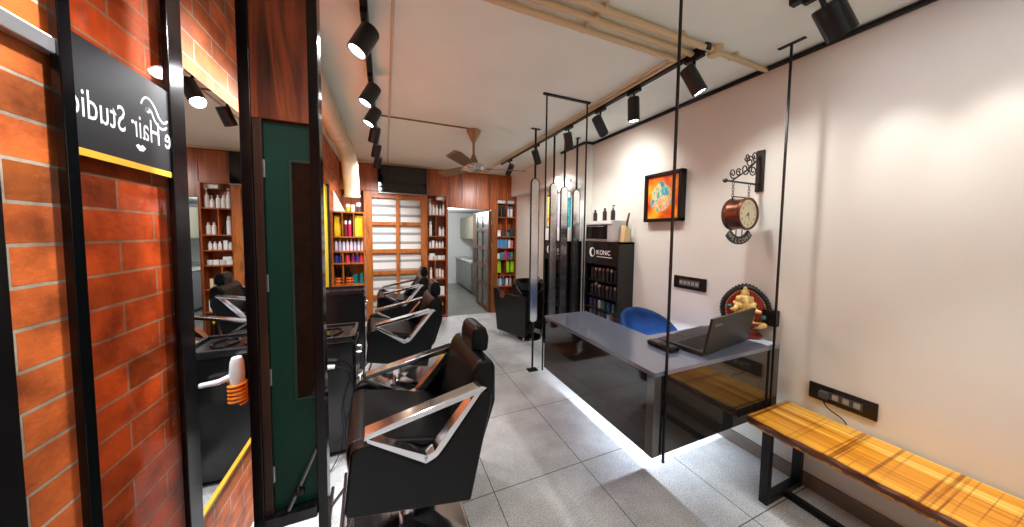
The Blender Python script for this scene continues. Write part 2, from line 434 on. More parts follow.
# ---- glazed lattice door folded back into the back room
d2 = thing('door_2', None, None, (1.735, 5.45, 0), kind='structure')
mb = MB()
YS = [5.06, 5.13, 5.435, 5.48, 5.78, 5.85]
for a in (0, 2, 4): mb.box((1.715, YS[a], .02), (1.755, YS[a+1], 1.85), .003)
ZS = [.02, .46, .80, 1.14, 1.48, 1.78]
for z in ZS: mb.box((1.717, 5.06, z), (1.753, 5.85, z+.07), .003)
mb.build('lattice_frame', wood('teak_dark', [(.3, (70, 36, 16)), (.5, (112, 62, 30)), (.7, (84, 44, 20))], (18, 18, 2)), d2)
MB().box((1.731, 5.1, .05), (1.739, 5.82, 1.82)).build('frosted_pane', mat('frosted_glass', (104, 118, 112), .25, spec=.6), d2)
MB().box((1.755, 5.018, 0), (1.852, 5.12, 1.868), .003).build('door_post', wood('teak_mid', [(.3, (90, 48, 20)), (.5, (136, 80, 38)), (.7, (104, 58, 26))], (18, 18, 2)), d2)
for z in (.5, 1.2, 1.6): MB().box((1.75, 5.012, z), (1.762, 5.02, z+.08), .001).build('hinge', STEEL, d2)

# ================================================================== LEFT SIDE, NEAR: glass door folded against the brick
gd = thing('glass_door', 'tinted glass entrance door in black frame, folded flat against the brick wall', 'door', (-.6, 1.3, 0))
GX0, GX1 = -.609, -.594
def gy(px):   # left-hand glass plane: picture column at mid height -> y, used only to write the measured numbers once
    return px
Y1a, Y1b, Y2a, Y2b = .903, .932, 1.233, 1.304
MB().box((GX0, Y1a, .02), (GX1, Y1b, 2.5), .003).build('stile', BLACKG, gd)
MB().box((GX0, Y2a, .02), (GX1, Y2b, 2.5), .003).build('stile', BLACKG, gd)
MB().box((GX0, Y1b, 2.44), (GX1, Y2a, 2.5), .003).build('rail', BLACKG, gd)
MB().box((GX0, Y1b, .02), (GX1, Y2a, .10), .003).build('rail', BLACKG, gd)
MB().box((-.606, Y1b, .10), (-.602, Y2a, 2.44)).build('pane', glass_mat('tinted_glass', (.86, .74, .68), .03), gd)
band = MB().box((-.6018, Y1b, 1.624), (-.5995, Y2a, 1.862)).build('sign_band', mat('sign_black', (17, 18, 22), .4), gd)
MB().box((-.6018, Y1b, 1.608), (-.5992, Y2a, 1.624)).build('gold_stripe', mat('sign_gold', (226, 168, 48), .4), gd)
WHITE_INK = mat('white_ink', (245, 245, 245), .5)
mb = MB(); TX = -.5990
add_text(mb, 'e Hair Studio', .090, lambda x, y: (TX, 1.236-x*.665, 1.692+y))
def ink(pts, w):
    for (a, b), (c, d) in zip(pts, pts[1:]):
        L = math.hypot(c-a, d-b) or 1; nx, ny = -(d-b)/L*w/2, (c-a)/L*w/2
        k, h = -.012, -.012
        mb.quad((TX, a+nx+k, b+ny+h), (TX, c+nx+k, d+ny+h), (TX, c-nx+k, d-ny+h), (TX, a-nx+k, b-ny+h))
ink(bez((1.134, 1.797), (1.15, 1.84), (1.18, 1.82), (1.195, 1.792)), .006)
ink(bez((1.195, 1.792), (1.205, 1.772), (1.225, 1.768), (1.236, 1.785)), .006)
ink(bez((1.150, 1.782), (1.158, 1.80), (1.172, 1.796), (1.178, 1.776)), .006)
ink(bez((1.178, 1.776), (1.195, 1.75), (1.218, 1.748), (1.232, 1.765)), .006)
for c in ((1.158, 1.788, .009, .007),):
    mb.bm.faces.new([mb.bm.verts.new((TX, c[0]-.012+c[2]*math.cos(t*PI/8), c[1]-.012+c[3]*math.sin(t*PI/8))) for t in range(16)])
lip = [(1.096, 1.669), (1.106, 1.675), (1.113, 1.671), (1.12, 1.676), (1.132, 1.669), (1.122, 1.659), (1.108, 1.658)]
mb.bm.faces.new([mb.bm.verts.new((TX, a, b)) for a, b in lip])
mb.build('lettering', WHITE_INK, gd, smooth=False)

# black shopfront post at the very edge
sp = thing('shopfront_post', 'black square metal post standing against the brick at the entrance', 'post', (-.6, .76, 0))
MB().box((LW+.001, .72, 0), (-.583, .775, 2.5), .004).build('post_body', BLACK, sp)
MB().box((LW+.001, .70, 0), (-.57, .79, .03), .003).build('foot_plate', BLACK, sp)

# slim silver wall light washing the brick
wl = thing('wall_light', 'slim silver linear light fixed along the brick wall above head height', 'light', (-.6, .8, 1.81))
MB().box((LW+.001, .42, 1.795), (-.60, .918, 1.825), .003).build('housing', mat('aluminium', (196, 200, 205), .3, .8), wl)
MB().box((LW+.004, .43, 1.8252), (-.604, .91, 1.828)).build('diffuser', mat('warm_led', (255, 214, 150), .4, emit=6), wl)

# brick-set wall mirror with gilt lower edge
wm = thing('wall_mirror', 'tall wall mirror on the brick wall with thin gilt bottom edge', 'mirror', (LW+.01, 1.75, .45))
MIRROR_TILT = 0
MB().box((LW+.001, 1.318, .435), (LW+.006, 1.80, 1.99)).build('mirror_pane', MIRROR, wm)
MB().box((LW+.001, 1.318, .423), (LW+.014, 1.80, .435), .002).build('gilt_trim', GOLD, wm)

# prop rod with clamp leaning in the doorway
pr = thing('metal_rod', 'grey metal rod with black clamp leaning on the green door threshold', 'rod', (-.3, 1.245, .43))
MB().tube([(-.335, 1.247, .434), (-.248, 1.262, .63)], .0062).build('shaft', mat('grey_rod', (120, 120, 122), .35, .6), pr)
MB().box((-.315, 1.238, .482), (-.285, 1.258, .505), .006).sphere((-.305, 1.242, .508), .010).build('clamp', BLACK, pr)

# ================================================================== SALON CHAIRS
def make_chair(label):
    t = thing('salon_chair', label, 'chair', (0, 0, 0), 'black salon chairs along the left wall')
    cu, cl = .25, .295                                 # base centre in profile units (u runs to the front, l across)
    def q(pts): return [(-(u-cu), z) for u, z in pts]
    def Lc(l): return l-cl
    for l0, l1 in ((0, .065), (.525, .59)):
        MB().prism(q([(0, .222), (.50, .342), (.509, .37), (.484, .598), (.466, .614), (.42, .622), (.205, .466), (.155, .482), (.122, .515),
                      (-.045, .715), (-.082, .722), (-.102, .702), (-.098, .66)]), 'y', Lc(l0), Lc(l1), .011, 3).build('side_panel', LEATHER, t)
        a = MB(); m0, m1 = l0+.006, l1-.006
        a.prism(q([(.438, .636), (.434, .660), (-.048, .752), (-.076, .738), (-.05, .722)]), 'y', Lc(m0-.004), Lc(m1+.004), .003)
        a.prism(q([(.432, .645), (.424, .622), (.200, .464), (.188, .494)]), 'y', Lc(m0), Lc(m1), .002)
        a.prism(q([(.212, .496), (.200, .462), (.152, .480), (.116, .518), (.142, .535), (.164, .508)]), 'y', Lc(m0), Lc(m1), .002)
        a.prism(q([(.146, .534), (.118, .516), (-.052, .722), (-.022, .722)]), 'y', Lc(m0), Lc(m1), .002)
        a.build('armrest', CHROME, t)
    MB().prism(q([(.03, .28), (.49, .372), (.506, .55), (.495, .59), (.455, .604), (.06, .50), (.0, .45)]), 'y', Lc(.068), Lc(.522), .024, 4).build('seat', LEATHER, t)
    bk = MB().prism(q([(.05, .44), (.012, .62), (-.038, .80), (-.07, .842), (-.122, .835), (-.150, .80), (-.152, .62), (-.08, .40), (.0, .34)]), 'y', Lc(.07), Lc(.52), .028, 4).build('backrest', LEATHER, t)
    for l in (.11, .48):
        MB().tube([(-(.042-cu), Lc(l), .50), (-(.016-cu), Lc(l), .62), (-(-.031-cu), Lc(l), .775)], .0035, 6).build('piping', LEATHER, bk)
    MB().prism(q([(-.07, .828), (-.062, .90), (-.075, .955), (-.105, .968), (-.145, .955), (-.162, .90), (-.155, .828)]), 'y', Lc(.19), Lc(.385), .022, 4).build('headrest', LEATHER, t)
    MB().cyl((0, 0, .035), (0, 0, .15), .042, .03).cyl((0, 0, .13), (0, 0, .27), .024).build('column', CHROME, t)
    MB().box((-.09, -.09, .255), (.09, .09, .285), .006).build('mount_plate', BLACK, t)
    b = MB()
    rs = [[(sx, sy) for sx, sy in ((-1, -1), (1, -1), (1, 1), (-1, 1))]]
    def sq(h, r, z): return [b.bm.verts.new((cx+r*math.cos(math.radians(a)), cy+r*math.sin(math.radians(a)), z)) for cx, cy, a0 in ((h-r, h-r, 0), (-h+r, h-r, 90), (-h+r, -h+r, 180), (h-r, -h+r, 270)) for a in [a0+15*i for i in range(7)]]
    L = [sq(.275, .05, 0), sq(.275, .05, .006), sq(.26, .05, .013), sq(.08, .07, .036)]
    b.bm.faces.new(L[0][::-1]); b.bm.faces.new(L[-1])
    for A, B_ in zip(L, L[1:]):
        for i in range(len(A)): b.bm.faces.new((A[i], A[(i+1) % len(A)], B_[(i+1) % len(A)], B_[i]))
    b.build('base', CHROME, t)
    f = MB()
    for l in (.16, .43):
        f.tube([(-(.44-cu), Lc(l), .35), (-(.50-cu), Lc(l), .18), (-(.60-cu), Lc(l), .055)], .008)
    f.tube([(-(.60-cu), Lc(.03), .055), (-(.60-cu), Lc(.56), .055)], .009)
    f.tube([(-(.535-cu), Lc(.06), .135), (-(.535-cu), Lc(.53), .135)], .008)
    f.build('footrest', mat('dark_chrome', (120, 120, 124), .25, 1), t)
    return t
def place(o, bx, by, yaw):          # bx,by: near rear foot of the side panel
    a = math.radians(yaw)
    o.rotation_euler = (0, 0, -a)
    du, dl = .25, .295
    o.location = (bx-math.cos(a)*du+math.sin(a)*dl, by+math.sin(a)*du+math.cos(a)*dl, 0)
c1 = make_chair('black leather salon chair with chrome arms, nearest the green door')
place(c1, .350, 1.252, -3)
c2 = copy_thing(c1, (0, 0, 0), label='middle black salon chair, between the nearest one and the far one')
place(c2, .345, 2.72, -2)
c3 = copy_thing(c1, (0, 0, 0), label='farthest black salon chair, in front of the blinds window')
place(c3, .40, 4.10, -2)

# ================================================================== STYLING STATIONS
def station(loc, w, d, h, label):
    t = thing('styling_station', label, 'cabinet', loc, 'styling stations along the left wall')
    x, y, _ = loc
    MB().box((x-w/2, y-d/2, .03), (x+w/2, y+d/2, h-.03), .006).build('body', mat('charcoal_laminate', (20, 21, 22), .2, noise=.15, scale=6), t)
    MB().box((x-w/2+.03, y-d/2+.03, 0), (x+w/2-.03, y+d/2-.03, .03)).build('plinth', BLACK, t)
    tp = MB().box((x-w/2-.01, y-d/2-.01, h-.03), (x+w/2+.01, y+d/2+.01, h-.012), .004)
    for a, b in (((x-w/2-.01, y-d/2-.01), (x+w/2+.01, y-d/2+.008)), ((x-w/2-.01, y+d/2-.008), (x+w/2+.01, y+d/2+.01)), ((x+w/2-.008, y-d/2-.01), (x+w/2+.01, y+d/2+.01)), ((x-w/2-.01, y-d/2-.01), (x-w/2+.008, y+d/2+.01))):
        tp.box((*a, h-.02), (*b, h+.008), .004)
    tp.build('tray_top', mat('tray_black', (26, 27, 30), .22, spec=.7), t)
    for i in range(3):
        z0 = .07+i*(h-.12)/3
        dr = MB().box((x+w/2-.001, y-d/2+.015, z0), (x+w/2+.012, y+d/2-.015, z0+(h-.15)/3), .003).build('drawer', BLACKG, t)
        MB().tube([(x+w/2+.012, y-.06, z0+.13), (x+w/2+.034, y-.06, z0+.13), (x+w/2+.034, y+.06, z0+.13), (x+w/2+.012, y+.06, z0+.13)], .005, 8).build('handle', CHROME, dr)
    return t
s1 = station((-.40, 2.26, 0), .40, .30, .775, 'dark grey styling cabinet with black tray top behind the green door')
s2 = station((-.41, 3.53, 0), .38, .28, .84, 'dark styling cabinet with raised black top before the colourful bottle shelf')
# comb tray dishes
td = thing('tool_tray', 'black moulded tool tray with round hollows on the near styling cabinet', 'tray', (-.40, 2.26, .764))
mb = MB()
mb.box((-.57, 2.14, .764), (-.23, 2.38, .772), .003)
mb.tube([(-.34+.06*math.cos(a*PI/12), 2.26+.08*math.sin(a*PI/12), .776) for a in range(24)], .006, 8, True)
mb.tube([(-.50+.05*math.cos(a*PI/12), 2.22+.05*math.sin(a*PI/12), .776) for a in range(24)], .006, 8, True)
mb.build('tray_dish', BLACKG, td)
# hair dryer in a coil holder on the station
hd = thing('hair_dryer', 'white hair dryer hung in an orange coil holder at the near styling cabinet', 'hair dryer', (-.43, 2.08, .6))
MB().lathe([(.0, -.075), (.026, -.075), (.032, -.06), (.034, 0), (.03, .06), (.022, .085), (0, .085)], (-.46, 2.065, .66)).build('barrel', mat('dryer_white', (228, 228, 230), .3), hd)
MB().tube([(-.45, 2.066, .645), (-.38, 2.064, .618), (-.30, 2.064, .61)], [.018, .016, .013], 12).build('handle', mat('dryer_white', (228, 228, 230), .3), hd)
coil = []
for i in range(90): coil.append((-.46+.038*math.cos(i*.4), 2.062+.034*math.sin(i*.4), .61-.0014*i))
MB().tube(coil, .007, 8).build('coil_holder', mat('orange_plastic', (240, 130, 20), .35), hd)
MB().tube(bez((-.30, 2.064, .61), (-.20, 2.05, .62), (-.16, 2.06, .40), (-.235, 2.07, .25))+bez((-.235, 2.07, .25), (-.27, 2.06, .18), (-.22, 2.0, .04), (-.22, 1.98, .006)), .0035, 6).build('cord', BLACK, hd)
cw = thing('dryer_cord', 'thin black cord hanging down the near styling cabinet to the floor', 'cord', (-.2, 2.08, 0))
MB().tube(bez((-.19, 2.086, .70), (-.17, 2.07, .5), (-.30, 2.07, .45), (-.26, 2.07, .22))+bez((-.26, 2.07, .22), (-.25, 2.05, .1), (-.3, 2.0, .01), (-.34, 1.95, .005)), .003, 6).build('strand', BLACK, cw)

# ================================================================== SHELVES AND PRODUCTS
def shelf_unit(name, label, x0, x1, y0, y1, z0, z1, boards, dividers, m, th=.016, open_top=False):
    t = thing(name, label, 'shelf', ((x0+x1)/2, (y0+y1)/2, z0))
    MB().box((x0, y0, z0), (x0+th, y1, z1), .002).build('side_panel', m, t)
    MB().box((x1-th, y0, z0), (x1, y1, z1), .002).build('side_panel', m, t)
    MB().box((x0+th, y1-.012, z0), (x1-th, y1, z1)).build('back_panel', m, t)
    for z in boards:
        MB().box((x0+th, y0+.002, z-th), (x1-th, y1-.012, z), .002).build('shelf_board', m, t)
    for x, a, b in dividers:
        MB().box((x-.006, y0+.004, a), (x+.006, y1-.012, b-th), .001).build('divider', m, t)
    return t
PROTO = {}
def product(kind, x, y, z, h, r, col, cap, label, group, name=None, cat='bottle'):
    z += .0012
    key = (kind, round(h, 3), round(r, 3), col, cap)
    mc = mat('product_%d_%d_%d' % col, col, .3); mk = mat('product_%d_%d_%d' % cap, cap, .3)
    if key not in PROTO:
        b = MB(); c = MB()
        if kind == 'pump':
            b.lathe([(0, 0), (r*.95, 0), (r, h*.04), (r, h*.55), (r*.8, h*.66), (r*.35, h*.72), (r*.3, h*.76), (0, h*.76)], n=14)
            c.cyl((0, 0, h*.76), (0, 0, h*.82), r*.42, n=12).cyl((0, 0, h*.82), (0, 0, h*.93), r*.14, n=8).box((-r*.3, -r*.95, h*.92), (r*.3, r*.3, h), .002)
        elif kind == 'round':
            b.lathe([(0, 0), (r*.95, 0), (r, h*.04), (r, h*.66), (r*.75, h*.76), (r*.45, h*.80), (0, h*.80)], n=14)
            c.lathe([(0, h*.80), (r*.5, h*.80), (r*.5, h*.98), (r*.4, h), (0, h)], n=12)
        elif kind == 'spray':
            b.lathe([(0, 0), (r, 0), (r, h*.74), (r*.8, h*.78), (0, h*.78)], n=14)
            c.lathe([(0, h*.78), (r*.78, h*.78), (r*.78, h*.96), (r*.5, h), (0, h)], n=12)
        elif kind == 'tube':
            b.prism([(-r, h*.15), (-r*.85, h), (r*.85, h), (r, h*.15)], 'y', -r*.55, r*.55, .003)
            c.cyl((0, 0, 0), (0, 0, h*.15), r*.8, n=12)
        elif kind == 'jar':
            b.lathe([(0, 0), (r*.95, 0), (r, h*.08), (r, h*.62), (0, h*.62)], n=16)
            c.lathe([(0, h*.62), (r*1.04, h*.62), (r*1.04, h*.96), (r*.98, h), (0, h)], n=16)
        elif kind == 'box':
            b.box((-r, -r*.6, 0), (r, r*.6, h), .002); c = None
        nm = name or {'pump': 'pump_bottle', 'round': 'shampoo_bottle', 'spray': 'spray_bottle', 'tube': 'cream_tube', 'jar': 'product_jar', 'box': 'product_box'}[kind]
        o = b.build(nm, mc)
        if c is not None: c.build({'pump': 'pump_head'}.get(kind, 'cap'), mk, o)
        PROTO[key] = o
        o.location = (x, y, z); tag(o, label, cat, group)
        return o
    return_o = copy_thing(PROTO[key], (x, y, z), 0, label)
    return_o['group'] = group
    return return_o
def row(items, y, z, rowname, unit, group, k=1.22):
    """items: list of (kind, x, h, r, colour, cap colour, word); labels count from the left in the row"""
    tot = {}; grow = k
    for it in items: tot[it[6]] = tot.get(it[6], 0)+1
    n = {}
    for kind, x, h, r, c, k, word in items:
        n[word] = n.get(word, 0)+1
        lab = (word if tot[word] == 1 else '%s %s from left' % (ORD[n[word]-1], word))+', %s row of %s' % (rowname, unit)
        cat = {'box': 'box', 'jar': 'jar', 'tube': 'tube'}.get(kind, 'bottle')
        product(kind, x, y, z, h*grow, r, c, k, lab, group, cat=cat)

WH, LG, DK, BK, YL = (238, 238, 236), (206, 206, 208), (40, 36, 40), (16, 16, 18), (236, 196, 20)
RN = ['top', 'second', 'third', 'fourth', 'fifth', 'sixth', 'bottom']
# -- tall walnut shelf of white products beside the passage
SX0, SX1, SY = .632, .962, 5.018
WF = [1.741, 1.392, 1.191, .99, .674, .38, .04]
unitW = shelf_unit('product_shelf', 'tall walnut shelf of white salon bottles between window and passage', SX0, SX1, SY, 5.25, 0, 2.074,
                   WF+[2.074], [(.78, WF[1], WF[0]), (.765, WF[4], WF[3]), (.80, WF[6], WF[5])], WALNUT)
U = 'shelf beside the passage'; G = 'white products on the shelf beside the passage'
yb = 5.09
row([('pump', .69, .215, .027, WH, WH, 'tall white pump bottle'), ('round', .745, .14, .024, WH, WH, 'short white bottle'), ('round', .80, .14, .024, WH, LG, 'short white bottle'), ('pump', .86, .13, .022, WH, WH, 'small white pump bottle'), ('pump', .915, .205, .027, WH, WH, 'tall white pump bottle')], yb, WF[0], RN[0], U, G)
row([('spray', .695, .20, .028, WH, LG, 'tall white bottle'), ('round', .745, .10, .02, DK, BK, 'dark bottle'), ('round', .85, .13, .026, WH, WH, 'white bottle'), ('round', .91, .13, .026, WH, LG, 'white bottle')], yb, WF[1], RN[1], U, G)
row([('round', .69, .085, .022, WH, WH, 'white bottle'), ('box', .74, .10, .02, WH, WH, 'white box'), ('round', .80, .09, .02, WH, WH, 'white bottle'), ('round', .85, .09, .02, WH, LG, 'white bottle'), ('round', .90, .09, .02, WH, WH, 'white bottle')], yb, WF[2], RN[2], U, G)
row([('box', .70, .055, .035, WH, WH, 'low white box'), ('box', .775, .055, .03, LG, WH, 'low grey box'), ('box', .845, .055, .03, WH, WH, 'low white box'), ('box', .91, .055, .025, WH, WH, 'low white box')], yb, WF[3], RN[3], U, G)
product('box', .72, yb, WF[3]+.056, .05, .045, (222, 236, 228), WH, 'pale green box stacked on low white boxes, fourth row of shelf beside the passage', G, cat='box')
row([('spray', .705, .15, .024, WH, LG, 'white bottle'), ('tube', .80, .13, .02, WH, LG, 'white tube'), ('tube', .85, .13, .02, WH, LG, 'white tube'), ('tube', .90, .11, .02, (238, 216, 180), WH, 'cream tube')], yb, WF[4], RN[4], U, G)
row([('spray', .68, .15, .018, (120, 84, 150), WH, 'violet bottle'), ('spray', .72, .15, .018, (86, 60, 120), BK, 'violet bottle'), ('spray', .76, .15, .018, (60, 48, 80), BK, 'dark bottle'), ('box', .87, .12, .055, WH, WH, 'white box')], yb, WF[5], RN[5], U, G)
row([('spray', .69, .17, .018, DK, YL, 'dark bottle with yellow cap'), ('spray', .735, .17, .018, BK, YL, 'dark bottle with yellow cap'), ('spray', .84, .17, .018, DK, YL, 'dark bottle with yellow cap'), ('spray', .895, .17, .018, BK, YL, 'dark bottle with yellow cap')], yb, WF[6], RN[6], U, G)

# -- walnut shelf at the right end of the back wall
RF = [1.747, 1.391, 1.18, .977, .68, .475]
shelf_unit('product_shelf', 'walnut shelf of coloured bottles in the corner right of the passage', 1.857, RW-.002, SY, 5.25, 0, 2.08,
           RF+[.03, .213, 2.08], [(2.06, RF[0], 2.08), (2.05, RF[1], RF[0]), (2.05, RF[4], RF[3])], WALNUT)
U = 'corner shelf right of passage'; G = 'products on the corner shelf right of the passage'
BLU, TEAL, LIME, MAG = (70, 130, 190), (40, 140, 150), (150, 205, 20), (190, 60, 130)
row([('spray', 1.91, .16, .026, BK, DK, 'black bottle'), ('spray', 1.97, .16, .026, DK, BK, 'black bottle'), ('spray', 2.025, .15, .022, BK, DK, 'black bottle'), ('spray', 2.11, .16, .024, (200, 214, 232), BLU, 'pale blue bottle'), ('spray', 2.17, .16, .024, WH, BLU, 'white bottle')], yb, RF[0], RN[0], U, G)
row([('jar', 1.92, .09, .04, WH, LG, 'white jar'), ('round', 2.0, .12, .026, (50, 70, 76), BK, 'dark teal bottle'), ('jar', 2.10, .10, .035, TEAL, BK, 'teal jar'), ('round', 2.18, .17, .035, (46, 64, 72), BK, 'dark grey bottle')], yb, RF[1], RN[1], U, G)
row([('box', 1.90+.042*i, .13, .019, BLU if i % 2 else (92, 150, 204), WH, 'blue box') for i in range(5)]+[('box', 2.13, .12, .022, (226, 226, 230), WH, 'white box'), ('box', 2.185, .11, .02, (206, 120, 120), WH, 'pink box')], yb, RF[2], RN[2], U, G)
row([('box', 1.91, .08, .035, (190, 224, 220), WH, 'mint box'), ('box', 1.99, .10, .028, TEAL, WH, 'teal box'), ('box', 2.055, .12, .024, MAG, WH, 'magenta box'), ('box', 2.115, .10, .022, (120, 70, 140), WH, 'violet box'), ('box', 2.18, .10, .026, (60, 130, 110), WH, 'green box')], yb, RF[3], RN[3], U, G)
row([('tube', 1.93, .21, .036, LIME, BK, 'tall lime tube'), ('tube', 2.10, .21, .036, LIME, BK, 'tall lime tube'), ('tube', 2.19, .21, .034, LIME, BK, 'tall lime tube')], yb, RF[4], RN[4], U, G)
row([('round', 1.90, .15, .026, (120, 180, 180), WH, 'teal bottle'), ('round', 1.96, .15, .026, (200, 220, 224), WH, 'pale bottle'), ('round', 2.02, .15, .026, (90, 110, 170), WH, 'blue bottle'), ('round', 2.09, .15, .026, WH, (190, 60, 60), 'white bottle with red cap'), ('round', 2.16, .15, .026, (150, 160, 190), WH, 'grey-blue bottle')], yb, RF[5], RN[5], U, G)

# -- colourful shelf against the brick, in front of the window post
CF = [1.389, 1.206, 1.054, .774]
shelf_unit('product_shelf', 'small teak shelf of bright bottles against the brick, below the duct', LW+.003, -.243, 4.2, 4.42, 0, 1.70,
           [1.70]+CF+[.05, .40], [(-.497, CF[0], 1.70), (-.369, CF[0], 1.70), (-.497, CF[2], CF[1]), (-.497, CF[3], CF[2])], TEAK, th=.018)
U = 'small shelf below the duct'; G = 'bright products on the small shelf below the duct'
yb = 4.27
row([('box', -.555, .26, .034, (236, 196, 40), YL, 'tall yellow box'), ('spray', -.465, .20, .019, (110, 40, 50), WH, 'maroon bottle'), ('spray', -.42, .20, .019, (190, 40, 80), WH, 'crimson bottle'), ('box', -.335, .265, .024, (240, 206, 50), YL, 'tall yellow box'), ('box', -.289, .265, .024, (230, 186, 30), YL, 'tall yellow box')], yb, CF[0], 'top', U, G, 1)
row([('round', -.577+.0425*i, .145, .018, [(226, 220, 236), (206, 196, 226), (214, 222, 240), (228, 210, 226)][i % 4], [(200, 190, 220), WH, (210, 90, 160)][i % 3], 'pale lilac bottle') for i in range(8)], yb, CF[1], 'second', U, G, 1)
row([('round', -.574, .125, .024, (50, 60, 150), (70, 90, 190), 'blue bottle'), ('round', -.525, .115, .02, (60, 70, 170), WH, 'blue bottle'), ('round', -.45, .13, .027, (220, 60, 90), (240, 120, 60), 'pink bottle'), ('round', -.39, .11, .02, (150, 50, 120), WH, 'purple bottle'), ('round', -.34, .125, .024, (80, 60, 150), WH, 'violet bottle'), ('round', -.292, .13, .026, (214, 60, 70), (240, 150, 60), 'red bottle')], yb, CF[2], 'third', U, G, 1)
row([('spray', -.574, .20, .022, BK, BK, 'black bottle'), ('spray', -.528, .20, .02, DK, BK, 'black bottle'), ('spray', -.455, .20, .026, BK, BK, 'black bottle'), ('jar', -.372, .12, .034, (30, 150, 160), TEAL, 'teal jar'), ('jar', -.296, .14, .03, (40, 160, 166), TEAL, 'teal jar')], 4.34, CF[3], 'bottom', U, G, 1)
for i, x in enumerate((-.551, -.43)):
    cx, cy, cz = x, 4.253, CF[3]+.001
    o = MB().tube([(cx+.037*math.cos(a*PI/10), cy+.038*math.sin(a*PI/10), cz+.045) for a in range(20)], .007, 8, True).tube([(cx+.037*math.cos(a*PI/10), cy+.038*math.sin(a*PI/10), cz+.08) for a in range(20)], .006, 8, True).tube([(cx+.037*math.cos(a*PI/10), cy+.038*math.sin(a*PI/10), cz+.008) for a in range(20)], .006, 8, True)
    for a in (0, 5, 10, 15): o.tube([(cx+.037*math.cos(a*PI/10), cy+.038*math.sin(a*PI/10), cz), (cx+.037*math.cos(a*PI/10), cy+.038*math.sin(a*PI/10), cz+.08)], .004, 6)
    o = o.build('wire_basket', mat('orange_wire', (226, 110, 40), .4), at=(cx, cy, cz))
    tag(o, ('left' if i == 0 else 'right')+' orange ring basket before the black bottles of the small shelf', 'basket', 'orange ring baskets on the small shelf')
yp = thing('yellow_banner', 'tall narrow yellow banner board on the brick wall beside the small shelf', 'banner', (LW+.01, 3.8, .7))
MB().box((LW+.001, 3.62, .72), (LW+.012, 3.93, 1.96), .002).build('board', mat('banner_yellow', (238, 206, 50), .5), yp)
MB().box((LW+.001, 3.935, .70), (LW+.028, 3.975, 1.99), .002).build('edge_strip', BLACKM, yp)
tw = MB().prism([(-.60, 1.7012), (-.47, 1.7012), (-.60, 1.97)], 'y', 4.28, 4.31, .003).build('display_card', mat('card_white', (226, 224, 218), .5), at=(-.54, 4.295, 1.7012))
tag(tw, 'white triangular display card standing on top of the small shelf', 'card')
for i, (x, hh, c) in enumerate(((-.44, .10, (170, 200, 60)), (-.385, .09, (220, 220, 200)), (-.32, .12, (60, 60, 62)))):
    product('jar', x, 4.29, 1.70, hh, .024, c, WH, ['green', 'cream', 'grey'][i]+' jar standing on top of the small shelf below the duct', 'jars on top of the small shelf', cat='jar')

# ================================================================== BACK WALL: TV, DUCT
tv = thing('television', 'flat black television mounted on the walnut header above the blinds window', 'television', (.30, 4.99, 2.27))
MB().box((-.101, 4.955, 2.055), (.628, 4.985, 2.47), .004).build('housing', BLACKM, tv)
MB().box((-.093, 4.9535, 2.066), (.620, 4.956, 2.462)).build('screen', mat('tv_screen', (4, 4, 5), .06, spec=.6), tv)
MB().box((-.101, 4.953, 2.048), (.628, 4.985, 2.056), .001).build('lower_trim', STEEL, tv)
MB().box((.2, 4.984, 2.2), (.4, 5.031, 2.36)).build('wall_bracket', BLACK, tv)

DUCT = mat('duct_cream', (214, 194, 164), .5, noise=.05, scale=8)
du = thing('air_duct', 'round cream air duct along the brick wall, bending down over the shelf', 'duct', (-.4, 3, 2.39))
pts = [(-.42, 1.86, 2.40), (-.42, 3.45, 2.40)]+[(-.42+.012*i, 3.45+.34*math.sin(i*PI/14), 2.40-.34+.34*math.cos(i*PI/14)) for i in range(1, 6)]+[(-.352, 3.86, 1.99), (-.35, 3.875, 1.86)]
MB().tube(pts, .082, 24).build('pipe', DUCT, du)
MB().tube([(-.35, 3.873, 1.875), (-.35, 3.877, 1.848)], .088, 24).build('outlet_ring', DUCT, du)
MB().cyl((-.35, 3.877, 1.846), (-.35, 3.877, 1.850), .07).build('outlet_opening', BLACKM, du)
for y in (2.05, 3.3):
    MB().tube([(-.42+.085*math.cos(a*PI/12), y, 2.40+.085*math.sin(a*PI/12)) for a in range(24)], .005, 6, True).tube([(-.42, y, 2.485), (-.42, y, CZ)], .005, 6).build('hanger', CREAM, du)

# ================================================================== BACK ROOM
GREYC = mat('grey_cabinet', (118, 120, 120), .35)
kc = thing('kitchen_cabinet', 'low grey kitchen cabinet with sink counter in the back room', 'cabinet', (2.1, 7.4, 0))
MB().box((1.86, 6.66, .06), (2.58, 8.33, .74)).build('body', GREYC, kc)
MB().box((1.89, 6.68, 0), (2.58, 8.33, .06)).build('plinth', BLACKM, kc)
MB().box((1.83, 6.64, .74), (2.58, 8.34, .775), .004).build('counter_top', mat('counter_light', (206, 206, 202), .25), kc)
for i in range(3):
    d = MB().box((1.848, 6.68+i*.55, .09), (1.861, 7.2+i*.55, .72), .003).build('door', GREYC, kc)
    MB().box((1.836, 6.72+i*.55, .60), (1.849, 6.74+i*.55, .68), .002).build('handle', STEEL, d)
MB().box((1.95, 7.3, .7745), (2.4, 7.8, .778), .002).build('sink', STEEL, kc)
MB().tube([(2.45, 7.55, .775), (2.45, 7.55, 1.05)]+[(2.45-.09+.09*math.cos(a*PI/8), 7.55, 1.05+.09*math.sin(a*PI/8)) for a in range(1, 9)], .012, 8).build('tap', CHROME, kc)
uc = thing('wall_cabinet', 'grey-olive wall cabinet above the back room counter', 'cabinet', (2.3, 7.4, 1.3))
MB().box((1.95, 6.65, 1.30), (2.595, 8.2, 1.86), .004).build('body', mat('olive_grey', (140, 136, 116), .4), uc)
for i in range(2): MB().box((1.938, 6.66+.77*i, 1.31), (1.95, 7.41+.77*i, 1.85), .002).build('door', mat('olive_grey', (140, 136, 116), .4), uc)
